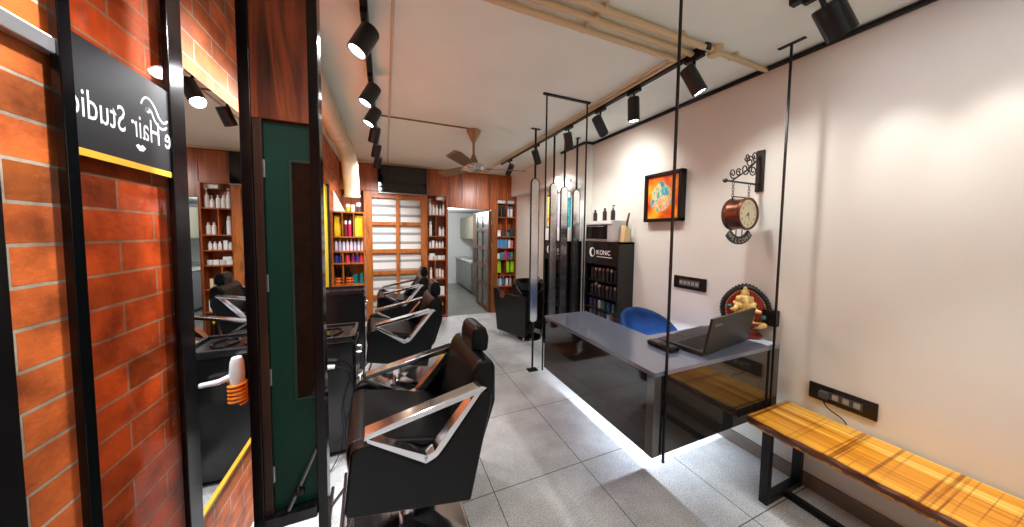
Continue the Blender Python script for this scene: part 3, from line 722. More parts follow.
tc_ = thing('tall_cupboard', 'tall dark wood cupboard behind the folded glazed door', 'cupboard', (2.2, 6.3, 0))
MB().box((1.86, 5.9, .02), (2.59, 6.62, 1.9), .004).build('body', wood('cupboard_wood', [(.3, (60, 42, 30)), (.5, (88, 66, 50)), (.7, (70, 50, 38))], (18, 18, 1.5)), tc_)
MB().box((1.85, 6.0, .80), (1.861, 6.5, 1.12), .003).build('oven_front', BLACKG, tc_)
MB().box((1.85, 5.92, .06), (1.861, 6.6, .76), .003).build('door', wood('cupboard_wood', [], ()), tc_)
so = thing('wall_switch', 'small dark switch plate on the back room end wall', 'switch', (1.55, 8.34, 1.3))
MB().box((1.52, 8.335, 1.40), (1.60, 8.349, 1.5), .002).build('plate', mat('grey_plate', (110, 110, 108), .4), so)

# ================================================================== CEILING: FAN, PIPES, TRACKS
BR = mat('fan_bronze', (140, 116, 84), .3, .6)
fa = thing('ceiling_fan', 'bronze three-bladed ceiling fan with conical canopy', 'fan', (.86, 3.04, CZ))
fx, fy = .86, 3.04
MB().lathe([(.0, CZ-.001), (.075, CZ-.001), (.072, CZ-.02), (.02, CZ-.12), (.018, CZ-.125), (0, CZ-.125)], (fx, fy, 0), 24).build('canopy', BR, fa)
MB().cyl((fx, fy, CZ-.36), (fx, fy, CZ-.12), .013).lathe([(0, CZ-.25), (.016, CZ-.25), (.055, CZ-.345), (0, CZ-.345)], (fx, fy, 0)).build('rod', BR, fa)
MB().lathe([(0, CZ-.33), (.05, CZ-.335), (.10, CZ-.355), (.115, CZ-.385), (.10, CZ-.41), (.04, CZ-.425), (0, CZ-.425)], (fx, fy, 0), 28).build('motor', mat('fan_silver', (200, 196, 188), .25, .8), fa)
for a in (235, 355, 115):
    ca, sa = math.cos(math.radians(a)), math.sin(math.radians(a))
    def fp(l, w, z): return (fx+ca*l-sa*w, fy+sa*l+ca*w, CZ-.385+z)
    b = MB()
    prof = [(.15, .045, .05), (.25, .062, .06), (.50, .07, .068), (.56, .06, .06), (.585, .03, .03)]
    top = [fp(l, w0, .016) for l, w0, w1 in prof]+[fp(l, -w1, -.016) for l, w0, w1 in prof[::-1]]
    vs = [b.bm.verts.new(p) for p in top]; f = b.bm.faces.new(vs)
    ex = bmesh.ops.extrude_face_region(b.bm, geom=[f]); bmesh.ops.translate(b.bm, vec=(0, 0, .006), verts=[v for v in ex['geom'] if isinstance(v, bmesh.types.BMVert)])
    bl = b.build('blade', BR, fa, smooth=False)
    MB().prism([(0, 0)]*0 or [(fx+ca*.09-sa*.02, fy+sa*.09+ca*.02), (fx+ca*.19-sa*.035, fy+sa*.19+ca*.035), (fx+ca*.19+sa*.035, fy+sa*.19-ca*.035), (fx+ca*.09+sa*.02, fy+sa*.09-ca*.02)], 'z', CZ-.39, CZ-.38).build('blade_iron', mat('fan_silver', (0, 0, 0)), fa)

def pipe(name, label, pts, r, clips=()):
    t = thing(name, label, 'pipe', pts[0])
    MB().tube(pts, r, 14).build('pipe_run', CREAM, t)
    for p in clips: MB().box((p[0]-.008, p[1]-r-.012, p[2]-.004), (p[0]+.008, p[1]+r+.012, CZ-.0005), .002).build('clip', CREAM, t)
    return t
zp = CZ-.024
pipe('ceiling_pipe', 'cream conduit pipe crossing the ceiling, farthest from the entrance of three', [(-.6, 1.307, zp), (1.60, 1.300, zp)], .015, [(.35, 1.30, zp), (.95, 1.30, zp)])
pipe('ceiling_pipe', 'cream conduit pipe crossing the ceiling, middle one of three', [(-.6, 1.222, zp), (1.665, 1.228, zp)], .015, [(.35, 1.222, zp), (.95, 1.222, zp)])
pipe('ceiling_pipe', 'cream conduit pipe crossing the ceiling, nearest the entrance of three', [(-.6, 1.156, zp), (1.72, 1.156, zp)], .015, [(.35, 1.156, zp), (.95, 1.156, zp), (1.45, 1.156, zp)])
pipe('ceiling_pipe', 'short cream conduit pipe from the ceiling junction box to the right wall', [(1.76, 1.158, zp), (RW, 1.158, zp)], .013, [(1.9, 1.158, zp)])
jb = thing('junction_box', 'small round cream junction box where the ceiling pipes meet', 'junction box', (1.74, 1.158, CZ))
MB().cyl((1.742, 1.158, CZ-.04), (1.742, 1.158, CZ-.001), .038, n=24).build('box_body', CREAM, jb)
MB().cyl((1.742, 1.158, CZ-.046), (1.742, 1.158, CZ-.04), .032, n=24).build('cover', CREAM, jb)
pipe('ceiling_conduit', 'long cream conduit beside the right lamp track, outer of two', [(1.578, 1.32, zp), (1.548, 4.9, zp)], .008)
pipe('ceiling_conduit', 'long cream conduit beside the right lamp track, inner of two', [(1.622, 1.25, zp), (1.590, 4.9, zp)], .008)

for _x, _w in ((.1, 'left'), (1.5, 'right')):  # unseen glowing panels added to fill the entrance end with light
    cl_ = thing('entry_fill_panel', 'added unseen square fill light panel above the entrance, %s one of two' % _w, 'ceiling light', (_x, -.55, CZ), 'added entrance fill light panels')
    fm = MB()
    for a_, b_ in (((_x-.31, -.86), (_x+.31, -.83)), ((_x-.31, -.27), (_x+.31, -.24)), ((_x-.31, -.83), (_x-.28, -.27)), ((_x+.28, -.83), (_x+.31, -.27))): fm.box((*a_, CZ-.02), (*b_, CZ-.0005), .002)
    fm.build('frame', WHITEP, cl_)
    MB().box((_x-.28, -.83, CZ-.012), (_x+.28, -.27, CZ-.001)).build('diffuser', mat('panel_glow', (255, 246, 232), .4, emit=3), cl_)

def track(label, a, b):
    t = thing('lamp_track', label, 'lamp track', ((a[0]+b[0])/2, (a[1]+b[1])/2, CZ))
    a, b = Vector(a), Vector(b); d = (b-a).normalized(); L = (b-a).length
    q = d.to_track_quat('Y', 'Z').to_matrix().to_4x4()
    c = (a+b)/2
    MB().box((c.x-.017, c.y-L/2, CZ-.034), (c.x+.017, c.y+L/2, CZ-.0008), .003, rot=q).build('rail', BLACK, t)
    MB().box((c.x-.006, c.y-L/2+.02, CZ-.036), (c.x+.006, c.y+L/2-.02, CZ-.0335), rot=q).build('slot', BLACKM, t)
    for e in (a, b): MB().box((e.x-.02, e.y-.02, CZ-.037), (e.x+.02, e.y+.02, CZ-.0005), .004).build('end_cap', BLACK, t)
    return t
track('black lamp track along the left side of the ceiling', (-.080, -.3, CZ), (-.085, 4.75, CZ))
track('black lamp track along the right side of the ceiling', (1.665, 1.16, CZ), (1.63, 4.2, CZ))
track('short black lamp track at the entrance end of the ceiling', (1.685, -.4, CZ), (1.70, .78, CZ))

def head(label, top, body, aim, r=.045, L=.14, power=LAMP_P, spot=120, lit=True, blend=1, color=(1, .965, .92), size=.04):
    """top: where the adapter sits on the track; body: centre of the can; aim: beam direction"""
    t = thing('track_lamp', label, 'lamp', (top[0], top[1], CZ-.03), 'black track spot lamps')
    d = Vector(aim).normalized(); c = Vector(body); p = Vector(top)
    MB().box((p.x-.016, p.y-.055, CZ-.06), (p.x+.016, p.y+.055, CZ-.0335), .004).build('adapter', BLACK, t)
    MB().tube([(p.x, p.y, CZ-.06), (p.x+(c.x-p.x)*.3, p.y+(c.y-p.y)*.3, CZ-.09), tuple(c-d*L*.35)], .009, 10).build('arm', BLACK, t)
    can = MB()
    q = d.to_track_quat('Z', 'Y').to_matrix().to_4x4()
    can.lathe([(0, -L/2), (r*.92, -L/2), (r, -L/2+.008), (r, L/2), (r*.86, L/2), (r*.82, L/2-.012), (0, L/2-.012)], n=28)
    bmesh.ops.transform(can.bm, matrix=Matrix.Translation(c) @ q, verts=can.bm.verts)
    can = can.build('can', mat('lamp_black', (7, 8, 11), .35), t)
    ln = MB().cyl(c+d*(L/2-.0115), c+d*(L/2-.008), r*.81, n=24).build('lens', LENS if lit else BLACKG, can)
    if lit: light('track_lamp_beam', 'SPOT', c+d*(L/2+.004), power, color, aim=d, size=size, spot=spot, blend=blend, parent=t)
    return t
LL = [(.72, 'added unseen to brighten the entrance brick'), (1.60, 'nearest the entrance'), (2.20, 'second from the entrance'), (2.60, 'third from the entrance'), (3.06, 'fourth from the entrance'), (3.65, 'fifth from the entrance'), (4.25, 'farthest, nearest the television')]  # first lamp is an unseen extra, added to light the near brick
for y, w in LL:
    head('black spot lamp on the left ceiling track, '+w, (-.083, y+.02, CZ), (-.085, y, 2.35), (-.42, -.12, -.85) if y > 1 and y < 3 else (-.55, .0, -.8) if y < 1 else (-.2, .45, -.85), power=LAMP_P*(2.2 if y < 1 else 5.4 if y < 3 else 2.4), color=(.98, .98, 1))
RA = [(1.222, (.35, -.3, -.9), 'leaning lamp at the pipe ends'), (1.666, (.06, .0, -1), 'upright lamp with bright lens'), (2.02, (.75, .30, -.6), 'third from the pipe ends'), (2.47, (.3, .15, -.9), 'fourth from the pipe ends'), (3.12, (.45, .25, -.8), 'fifth from the pipe ends'), (3.9, (-.1, .75, -.75), 'farthest from the pipes')]
for y, d, w in RA:
    head('black spot lamp on the right ceiling track, '+w, (1.66-.01*(y-1.2), y, CZ), (1.66-.01*(y-1.2), y, 2.345), d, r=.04, L=.165, power=LAMP_P*(1.0 if y < 3 else 2.2))
head('black spot lamp on the short entrance track, shining along the bench', (1.685, -.05, CZ), (1.76, -.03, 2.39), (.27, .48, -1.93), r=.052, L=.15, power=LAMP_P*2.2, spot=34)
head('large black spot lamp on the short entrance track, turned to the white wall', (1.70, .70, CZ), (1.825, .70, 2.40), (.42, -.115, -.56), r=.052, L=.15, power=LAMP_P*.36, spot=36)
head('black spot lamp on the short entrance track, over the bench', (1.69, .33, CZ), (1.80, .33, 2.39), (.45, .02, -.56), r=.052, L=.15, power=LAMP_P*.36, spot=36)

# ================================================================== HANGING RECEPTION COUNTER
LAM = mat('counter_laminate', (34, 33, 33), .05, spec=.5, coat=.35)
CTOP = mat('counter_top', (108, 117, 136), .08, spec=.6, coat=.4)
rc = thing('reception_counter', 'glossy dark grey L-shaped reception counter hung from four black rods', 'counter', (1.6, 1.4, .39))
CX0, CX1, CY0, CY1, CXI, CYI = 1.153, 2.175, .977, 2.015, 1.50, 1.33
ZB, ZT = .39, .805
MB().prism([(CX0, CY0), (CX1, CY0), (CX1, CYI+.05), (CXI+.05, CYI+.05), (CXI+.05, CY1), (CX0, CY1)], 'z', ZT-.022, ZT, .0015).build('top', CTOP, rc, smooth=False)
MB().box((CX0+.002, CY0+.045, ZB), (CX0+.024, CY1-.002, ZT-.022), .0015).build('front_panel', LAM, rc)
MB().box((CX0+.045, CY0+.002, ZB), (CX1, CY0+.024, ZT-.022), .0015).build('front_panel', LAM, rc)
MB().box((CX0+.001, CY0+.001, ZB), (CX0+.045, CY0+.045, ZT-.022), .001).build('corner_post', mat('corner_grey', (70, 69, 69), .12, spec=.6, coat=.4), rc)
MB().box((CX0+.024, CY1-.024, ZB), (CXI, CY1-.002, ZT-.022), .0015).build('end_panel', LAM, rc)
MB().box((CXI-.012, CYI-.012, ZB), (CXI, CY1-.024, ZT-.022)).box((CXI, CYI-.012, ZB), (CX1, CYI, ZT-.022)).build('back_panel', LAM, rc)
MB().box((CX0+.024, CY0+.024, ZB+.05), (CXI-.024, CY1-.024, ZB+.066)).box((CXI-.024, CY0+.024, ZB+.05), (CX1, CYI-.024, ZB+.066)).build('underside', BLACKM, rc)
LEDW = mat('led_white', (214, 226, 255), .4, emit=5)
MB().box((CXI+.016, CYI+.05, .745), (CXI+.032, CY1-.04, .757)).box((CXI+.05, CYI+.016, .745), (CX1-.06, CYI+.032, .757)).build('led_strip', LEDW, rc)
light('counter_glow', 'AREA', (CXI+.026, 1.68, .742), 7, (.80, .88, 1), aim=(0, 0, -1), size=.014, size_y=.60, parent=rc)
light('counter_glow', 'AREA', (1.82, CYI+.026, .742), 7, (.80, .88, 1), aim=(0, 0, -1), size=.60, size_y=.014, parent=rc)
for x, y, z0, z1 in ((1.216, .968, ZB-.03, CZ), (2.088, .968, ZB-.02, CZ), (1.147, 2.024, ZB-.03, CZ), (1.52, 2.022, ZT-.03, CZ)):
    rd = MB().box((x-.005, y-.005, z0), (x+.005, y+.005, z1-.006), .001).build('hanging_rod', BLACK, rc)
    if x > 2: MB().box((x-.012, y-.06, CZ-.006), (x+.012, y+.06, CZ-.0002), .001).build('ceiling_plate', BLACK, rd)
    else: MB().box((x-.03, y-.012, CZ-.006), (x+.03, y+.012, CZ-.0002), .001).build('ceiling_plate', BLACK, rd)
MB().box((1.12, 2.012, CZ-.014), (1.545, 2.034, CZ-.001), .001).build('rod_crossbar', BLACK, rc)

# ---- laptop (open, its lid's back towards the entrance)
lp = thing('laptop', 'black open laptop on the reception counter, lid back facing the entrance', 'laptop', (1.77, 1.15, ZT))
LBK = mat('laptop_black', (26, 25, 26), .35)
hx0, hy0, hx1, hy1 = 1.545, 1.020, 1.925, 1.072       # hinge line
hd_ = Vector((hx1-hx0, hy1-hy0, 0)).normalized(); fw_ = Vector((-hd_.y, hd_.x, 0))
def LP(a, b, z): return tuple(Vector((hx0, hy0, 0))+hd_*a+fw_*b+Vector((0, 0, z)))
LWD = .50
def hexa(mb, f, a0, a1, b0, b1, z0, z1):
    vs = [mb.bm.verts.new(f(a, b, z)) for z in (z0, z1) for b in (b0, b1) for a in (a0, a1)]
    for q in ((0, 1, 3, 2), (4, 5, 7, 6), (0, 1, 5, 4), (2, 3, 7, 6), (0, 2, 6, 4), (1, 3, 7, 5)): mb.bm.faces.new([vs[i] for i in q])
    return mb
base = hexa(MB(), LP, 0, LWD, 0, .255, ZT+.004, ZT+.024).build('base', LBK, lp, smooth=False)
kb = MB()
for r_ in range(5):
    for c_ in range(15): hexa(kb, LP, .035+c_*.0262, .035+c_*.0262+.0215, .035+r_*.024, .035+r_*.024+.019, ZT+.024, ZT+.0265)
kb.build('keyboard', mat('key_black', (12, 12, 13), .5), base, smooth=False)
hexa(MB(), LP, .17, .29, .18, .235, ZT+.024, ZT+.0248).build('touchpad', mat('pad_grey', (40, 40, 42), .3), base, smooth=False)
def LD(a, h, t): # lid: leans back towards the entrance
    return LP(a, -.16*h+t, ZT+.022+h)
lid = hexa(MB(), lambda a, b, z: LD(a, z, b), 0, LWD, -.012, 0, 0, .192).build('lid', mat('lid_bronze_black', (34, 32, 30), .38, noise=.15, scale=300), lp, smooth=False)
hexa(MB(), lambda a, b, z: LD(a, z, b), .012, LWD-.012, 0, .001, .02, .182).build('screen', mat('laptop_screen', (20, 22, 28), .1), lid, smooth=False)
mk = MB(); add_text(mk, 'Lenovo', .024, lambda x, y: LD(.04+x, .145+y, -.0128)); mk.build('lid_mark', mat('silver_mark', (200, 200, 200), .3, .5), lid, smooth=False)
ph = thing('card_machine', 'small black card machine on the counter beside the laptop', 'card machine', (1.455, 1.18, ZT))
MB().box((1.42, 1.11, ZT+.001), (1.495, 1.27, ZT+.028), .01).build('body', BLACKG, ph)
MB().box((1.43, 1.2, ZT+.027), (1.485, 1.26, ZT+.030), .001).build('screen', mat('laptop_screen', (0, 0, 0)), ph)
MB().box((1.43, 1.12, ZT+.027), (1.485, 1.19, ZT+.031), .003).build('keypad', BLACKM, ph)
pp = MB().box((2.07, .99, ZT+.001), (2.165, 1.09, ZT+.003)).build('paper_sheet', mat('paper', (196, 204, 216), .6), at=(2.09, 1.055, ZT+.001))
tag(pp, 'white paper sheet lying at the wall end of the reception counter', 'paper')

# ---- idol with arched halo
IG, IR, IB = mat('idol_gold', (222, 190, 116), .35, .1, noise=.35, scale=45), mat('idol_red', (150, 40, 26), .4), mat('idol_black', (24, 22, 24), .35)
ix, iy = 2.14, 1.15
idl = thing('idol_figurine', 'golden seated idol figurine with red and black arched halo on the counter', 'figurine', (ix, iy, ZT))
MB().lathe([(0, ZT+.0012), (.085, ZT+.0012), (.09, ZT+.02), (.06, ZT+.035), (.05, ZT+.06), (.08, ZT+.085), (.085, ZT+.10), (0, ZT+.10)], (ix, iy, 0), 24).build('pedestal', mat('pedestal_red', (110, 34, 20), .3), idl)
# halo faces the entrance side and the room: turned 35 degrees
ha = math.radians(-52); hn = Vector((math.sin(ha), -math.cos(ha), 0)); ht = Vector((math.cos(ha), math.sin(ha), 0))
hc = Vector((ix, iy, ZT+.168))
def HP(a, z, d): return tuple(hc+ht*a+hn*d+Vector((0, 0, z)))
def disc_poly(mb, outline, d0, d1):
    A = [mb.bm.verts.new(HP(a, z, d0)) for a, z in outline]; B = [mb.bm.verts.new(HP(a, z, d1)) for a, z in outline]
    mb.bm.faces.new(A); mb.bm.faces.new(B[::-1]); n = len(A)
    for i in range(n): mb.bm.faces.new((A[i], B[i], B[(i+1) % n], A[(i+1) % n]))
    return mb
def halo_outline(r, k=1.12):
    out = []
    for i in range(48):
        t = 2*PI*i/48; q = r*(1+.12*max(0, math.sin(t))**8)
        out.append((q*math.cos(t), q*math.sin(t)*k))
    return out
disc_poly(MB(), halo_outline(.110), -.035, -.022).build('halo_back', IR, idl)
hr = MB(); o1 = halo_outline(.118)
hr.tube([HP(a, z, -.028) for a, z in o1], .015, 8, True)
for a, z in halo_outline(.130): hr.sphere(HP(a, z, -.028), .007, u=8, v=6)
hr.build('halo_rim', IB, idl)
pl = MB()
for a, z in halo_outline(.103): pl.sphere(HP(a, z, -.018), .004, u=8, v=6)
pl.build('halo_beads', mat('bead_cream', (220, 190, 150), .4), idl)
fg = MB()
def B3(a, z, d, r, sc=(1, 1, 1)): fg.sphere(HP(a*.9-.008, z*.92-.01, d), r*.88, sc, 14, 10)
B3(0, -.035, .0, .062, (1, 1, .95)); B3(0, .035, .0, .042); B3(0, .085, .005, .037)            # belly, chest, head
B3(-.038, .085, .0, .022, (1, .6, 1.2)); B3(.038, .085, .0, .022, (1, .6, 1.2))                    # ears
B3(0, .125, .0, .026, (1, 1, 1.3)); B3(0, .158, .0, .013, (1, 1, 1.5))                           # crown
for i in range(9): B3(.004*i-.0005*i*i*1.5, .075-.0125*i, .035+.008*math.sin(i*.5), .016-.0008*i)   # trunk
for s in (-1, 1):
    for i in range(6): B3(s*(.042+.007*i), .045-.016*i+.0020*i*i, .012+.006*i, .018-.001*i)        # lower arms
    for i in range(3): B3(s*(.042+.007*i), .045+.006*i, -.004+.004*i, .017-.0012*i)                       # raised arms
    for i in range(8): B3(s*(.03+.011*i), -.085+.001*i, .02+.018*math.sin(i*.45), .028-.001*i)   # folded legs
me_body = fg.build('body', IG, idl)
rm = me_body.modifiers.new('merge', 'REMESH'); rm.mode = 'VOXEL'; rm.voxel_size = .005; rm.use_smooth_shade = True
for p_, r_, sc_ in ((HP(-.088, .02, .02), .013, (1, 1, 1)), (HP(.082, -.03, .035), .014, (1, 1, 1)), (HP(-.008, -.07, .055), .016, (1.3, .6, .8))):
    MB().sphere(p_, r_, sc_).build('ornament', mat('idol_teal', (40, 110, 100), .4), idl)
tt = MB().tube([HP(-.115, -.11, .03), HP(-.13, -.08, .03), HP(-.12, -.055, .03)], [.016, .02, .012], 10)
tt.build('attendant', mat('idol_green', (70, 110, 80), .4), idl)
bb = thing('wall_box', 'small black junction box on the wall beside the idol halo', 'wall box', (RW-.02, 1.09, 1.02))
MB().box((RW-.045, 1.02, .89), (RW-.001, 1.09, .99), .004).build('case', BLACKM, bb)
MB().box((RW-.049, 1.03, .90), (RW-.045, 1.08, .98), .002).build('cover', BLACK, bb)

# ---- blue velvet chair behind the counter
VEL = mat('blue_velvet', (16, 58, 112), .55, spec=.25, noise=.3, scale=14)
vc = thing('tub_chair', 'blue velvet rounded-back chair behind the reception counter', 'chair', (1.98, 1.74, 0))
b = MB(); n = 20; vx, vy = 1.99, 1.70
ring = []
for i in range(n+1):
    a = math.radians(-20+220*i/n); t = i/n
    hgt = .50+.315*math.sin(PI*t)**.55
    ring.append((a, hgt))
V = []
for a, hgt in ring:
    ca, sa = math.cos(a), math.sin(a)
    V.append([b.bm.verts.new((vx+ca*r_, vy+sa*r_, z)) for r_, z in ((.215, .36), (.245, .36), (.27, hgt-.02), (.258, hgt), (.235, hgt-.005), (.222, hgt-.03))])
for A, Bq in zip(V, V[1:]):
    for k in range(6): b.bm.faces.new((A[k], A[(k+1) % 6], Bq[(k+1) % 6], Bq[k]))
b.bm.faces.new(V[0]); b.bm.faces.new(V[-1][::-1])
b.build('backrest', VEL, vc)
MB().lathe([(0, .36), (.20, .36), (.222, .38), (.222, .43), (.20, .455), (0, .46)], (vx, vy, 0), 28).build('seat', VEL, vc)
for sx in (-1, 1):
    for sy in (-1, 1):
        MB().cyl((vx+sx*.17, vy+sy*.17, 0), (vx+sx*.13, vy+sy*.13, .37), .011, .015).build('leg', GOLD, vc)

# ================================================================== CAPSULE MIRROR SCREEN
PALEM = mat('capsule_mirror', (226, 227, 228), .24, 1)
def capsule(x, y, z0, z1, w, label):
    t = thing('capsule_mirror', label, 'mirror', (x, y, 0), 'capsule mirrors on black rods')
    a = math.radians(-3); ux, uy = math.cos(a), -math.sin(a); r = w/2
    def out(rr, zz0, zz1): return [(rr*math.cos(t_), zz1-r+rr*math.sin(t_)) for t_ in [PI*i/14 for i in range(15)]]+[(rr*math.cos(t_), zz0+r+rr*math.sin(t_)) for t_ in [PI+PI*i/14 for i in range(15)]]
    def slab(rr, d0, d1, nm, m, par):
        mb = MB(); pts = out(rr, z0, z1)
        A = [mb.bm.verts.new((x+ux*p+uy*d0, y+uy*p-ux*d0, z)) for p, z in pts]; B = [mb.bm.verts.new((x+ux*p+uy*d1, y+uy*p-ux*d1, z)) for p, z in pts]
        mb.bm.faces.new(A); mb.bm.faces.new(B[::-1]); n = len(A)
        for i in range(n): mb.bm.faces.new((A[i], B[i], B[(i+1) % n], A[(i+1) % n]))
        return mb.build(nm, m, par, smooth=False)
    fr = slab(r, -.008, .008, 'frame', BLACK, t)
    slab(r-.009, .0081, .0095, 'pane', PALEM, fr)
    MB().cyl((x, y, z1-.01), (x, y, CZ-.006), .011).build('upper_rod', BLACK, t)
    MB().cyl((x, y, .006), (x, y, z0+.01), .011).build('lower_rod', BLACK, t)
    MB().box((x-(.018 if x > 1.5 else .05), y-.02, CZ-.006), (x+(.03 if x > 1.5 else .05), y+.02, CZ-.0005), .002).build('ceiling_plate', BLACK, t)
    MB().box((x-.055, y-.04, 0), (x+.055, y+.04, .008), .002).build('foot_plate', BLACK, t)
for x, y, w, lb in ((1.428, 2.735, .10, 'leftmost capsule mirror on a floor rod, beside the black backwash unit'), (1.69, 2.80, .10, 'capsule mirror second from the left, beyond the counter end'),
                    (1.825, 2.80, .10, 'capsule mirror third from the left, beyond the counter end'), (1.985, 2.80, .10, 'rightmost capsule mirror, nearest the display cabinet')):
    capsule(x, y, .51, 2.02-.02*(x > 1.5)-.03*(x > 1.7)-.02*(x > 1.9), w, lb)

# ================================================================== DISPLAY CABINETS
CB = mat('cabinet_black', (12, 12, 13), .25)
def display(name_label, x0, x1, y0, y1, z1, rows, logo, seed, where):
    t = thing('display_cabinet', name_label, 'cabinet', ((x0+x1)/2, (y0+y1)/2, 0), 'black display cabinets along the right wall')
    MB().box((x0, y0, 0), (x1, y0+.02, z1), .002).build('side_panel', CB, t)
    MB().box((x0, y1-.02, 0), (x1, y1, z1), .002).build('side_panel', CB, t)
    MB().box((x0, y0, z1-.02), (x1, y1, z1), .002).build('top_panel', CB, t)
    MB().box((x1-.015, y0+.02, 0), (x1, y1-.02, z1-.02)).build('back_panel', CB, t)
    hdr = MB().box((x0, y0+.02, z1-.24), (x0+.015, y1-.02, z1-.02), .001).build('header', CB, t)
    MB().box((x0, y0+.02, 0), (x0+.015, y1-.02, .12), .001).build('kick_panel', CB, t)
    if logo:
        lg = MB(); X = x0-.0015; yc, zc = y1-.125, z1-.115
        A = [(math.cos(2*PI*i/32), math.sin(2*PI*i/32)) for i in range(32)]
        for i in range(32):
            j = (i+1) % 32; a, c = A[i], A[j]
            lg.quad((X, yc+a[0]*.046, zc+a[1]*.050), (X, yc+c[0]*.046, zc+c[1]*.050), (X, yc-.012+c[0]*.028, zc+c[1]*.040), (X, yc-.012+a[0]*.028, zc+a[1]*.040))
        add_text(lg, 'IKONIC', .068, lambda x, y: (X, yc-.062-x*.92, zc-.020+y))
        lg.box((X-.0005, yc-.30, zc-.046), (X, yc-.075, zc-.040))
        lg.build('lettering', WHITE_INK, hdr, smooth=False)
    rnd = random.Random(seed); k = 0
    for z, h, cnt in rows:
        MB().box((x0+.016, y0+.02, z-.012), (x1-.015, y1-.02, z), .001).build('shelf_board', CB, t)
        for i in range(cnt):
            y = y0+.05+(y1-y0-.10)*(i+.5)/cnt
            if h > .1:
                c = [(14, 13, 15), (26, 18, 21), (18, 17, 20), (44, 22, 26), (15, 15, 18)][rnd.randrange(5)]; cp = [(150, 130, 110), (60, 50, 52), (110, 60, 60), (180, 170, 160)][rnd.randrange(4)]
                yield_ = ('spray', x0+.05, y, z, h*(.85+.15*rnd.random()), .02, c, cp)
            else:
                c = [(110, 26, 40), (34, 76, 54), (130, 130, 136), (34, 46, 86), (96, 60, 34), (70, 30, 54)][rnd.randrange(6)]
                yield_ = ('box', x0+.05, y, z, h, .026, c, c)
            kk, a, bq, cz, hh, rr, cc, cp = yield_
            w = 'small %s, %s from right, %s row of %s' % ('coloured box' if kk == 'box' else 'dark product bottle', ORD[i], RN[k], where)
            product(kk, a, bq, cz, hh, rr, cc, cp, w, 'products in '+where, cat='box' if kk == 'box' else 'bottle')
        k += 1
    return t
display('black display cabinet with white IKONIC logo, nearest the blue chair', 2.05, RW-.002, 2.19, 2.705, 1.375,
        [(.965, .14, 7), (.80, .13, 7), (.67, .085, 6), (.55, .085, 6), (.40, .085, 5), (.22, .085, 5)], True, 3, 'the logo display cabinet')
display('black display cabinet before the white column, behind the capsule mirrors', 1.93, 2.125, 2.87, 3.415, 1.365,
        [(.965, .14, 6), (.80, .13, 6), (.67, .085, 5), (.55, .085, 5), (.40, .085, 5)], True, 5, 'the column display cabinet')
# steriliser box with bottles on the first cabinet
st = thing('steriliser_box', 'silver steriliser box with dark front on the logo display cabinet', 'steriliser', (2.14, 2.5, 1.375))
MB().box((2.055, 2.28, 1.376), (2.24, 2.70, 1.59), .006).build('case', mat('silver_case', (196, 198, 202), .35, .4), st)
MB().box((2.046, 2.36, 1.40), (2.056, 2.69, 1.545), .003).build('door', BLACKG, st)
MB().box((2.044, 2.30, 1.553), (2.056, 2.69, 1.583), .002).build('control_strip', mat('strip_white', (220, 222, 226), .3), st)
MB().tube([(2.046, 2.40, 1.53), (2.03, 2.40, 1.53), (2.03, 2.65, 1.53), (2.046, 2.65, 1.53)], .005, 8).build('handle', CHROME, st)
for i, (y, h) in enumerate(((2.62, .12), (2.47, .13), (2.35, .15))):
    product('pump' if i == 2 else 'round', 2.11, y, 1.591, h, .022, (40, 38, 42), BK, ['short dark bottle at the left end', 'dark bottle in the middle', 'tallest dark pump bottle'][i]+' on the steriliser box', 'dark bottles on the steriliser box')
kb2 = thing('brush_holder', 'slanted pale wooden brush holder with a dark handle beside the steriliser box', 'brush holder', (2.16, 2.235, 1.376))
MB().prism([(2.12, 1.376), (2.20, 1.376), (2.20, 1.50), (2.14, 1.54)], 'y', 2.205, 2.265, .004).build('block', mat('pale_wood', (206, 176, 130), .5), kb2)
MB().tube([(2.17, 2.235, 1.50), (2.18, 2.225, 1.58), (2.19, 2.215, 1.66)], [.009, .011, .009], 8).build('brush_handle', mat('brown_handle', (90, 60, 40), .4), kb2)
# things on the second cabinet
def panel(name, label, cat, y0, y1, z0, z1, m, frame=None):
    t = thing(name, label, cat, (1.97, (y0+y1)/2, z0))
    MB().box((1.96, y0, z0), (1.975, y1, z1), .002).build('frame' if frame else 'card', frame or m, t)
    if frame: MB().box((1.957, y0+.02, z0+.02), (1.9605, y1-.02, z1-.02)).build('picture_sheet', m, t)
    return t
def painting_mat(name, stops, scale, seed=0):
    m = bpy.data.materials.new(name); m.use_nodes = True; nt = m.node_tree; b = nt.nodes['Principled BSDF']
    tc = nt.nodes.new('ShaderNodeTexCoord'); mp = nt.nodes.new('ShaderNodeMapping'); mp.inputs['Location'].default_value = (seed, seed*.7, 0)
    nt.links.new(tc.outputs['Object'], mp.inputs['Vector'])
    n = nt.nodes.new('ShaderNodeTexNoise'); n.inputs['Scale'].default_value = scale; n.inputs['Detail'].default_value = 3; n.inputs['Distortion'].default_value = 1.5
    nt.links.new(mp.outputs['Vector'], n.inputs['Vector'])
    r = ramp(nt, stops); nt.links.new(n.outputs['Fac'], r.inputs['Fac']); nt.links.new(r.outputs['Color'], b.inputs['Base Color']); b.inputs['Roughness'].default_value = .4
    return m
ORP = painting_mat('orange_art', [(.3, (214, 70, 20)), (.42, (244, 150, 30)), (.52, (250, 214, 70)), (.6, (120, 190, 180)), (.7, (240, 120, 30))], 9, 3)
panel('framed_picture', 'small orange framed picture standing on the white plinth of the column cabinet', 'picture', 3.27, 3.41, 1.5215, 1.95, ORP, BLACK)
panel('poster_card', 'lilac poster card standing on the white plinth of the column cabinet', 'poster', 3.07, 3.25, 1.5215, 1.93, mat('lilac_card', (196, 192, 224), .5))
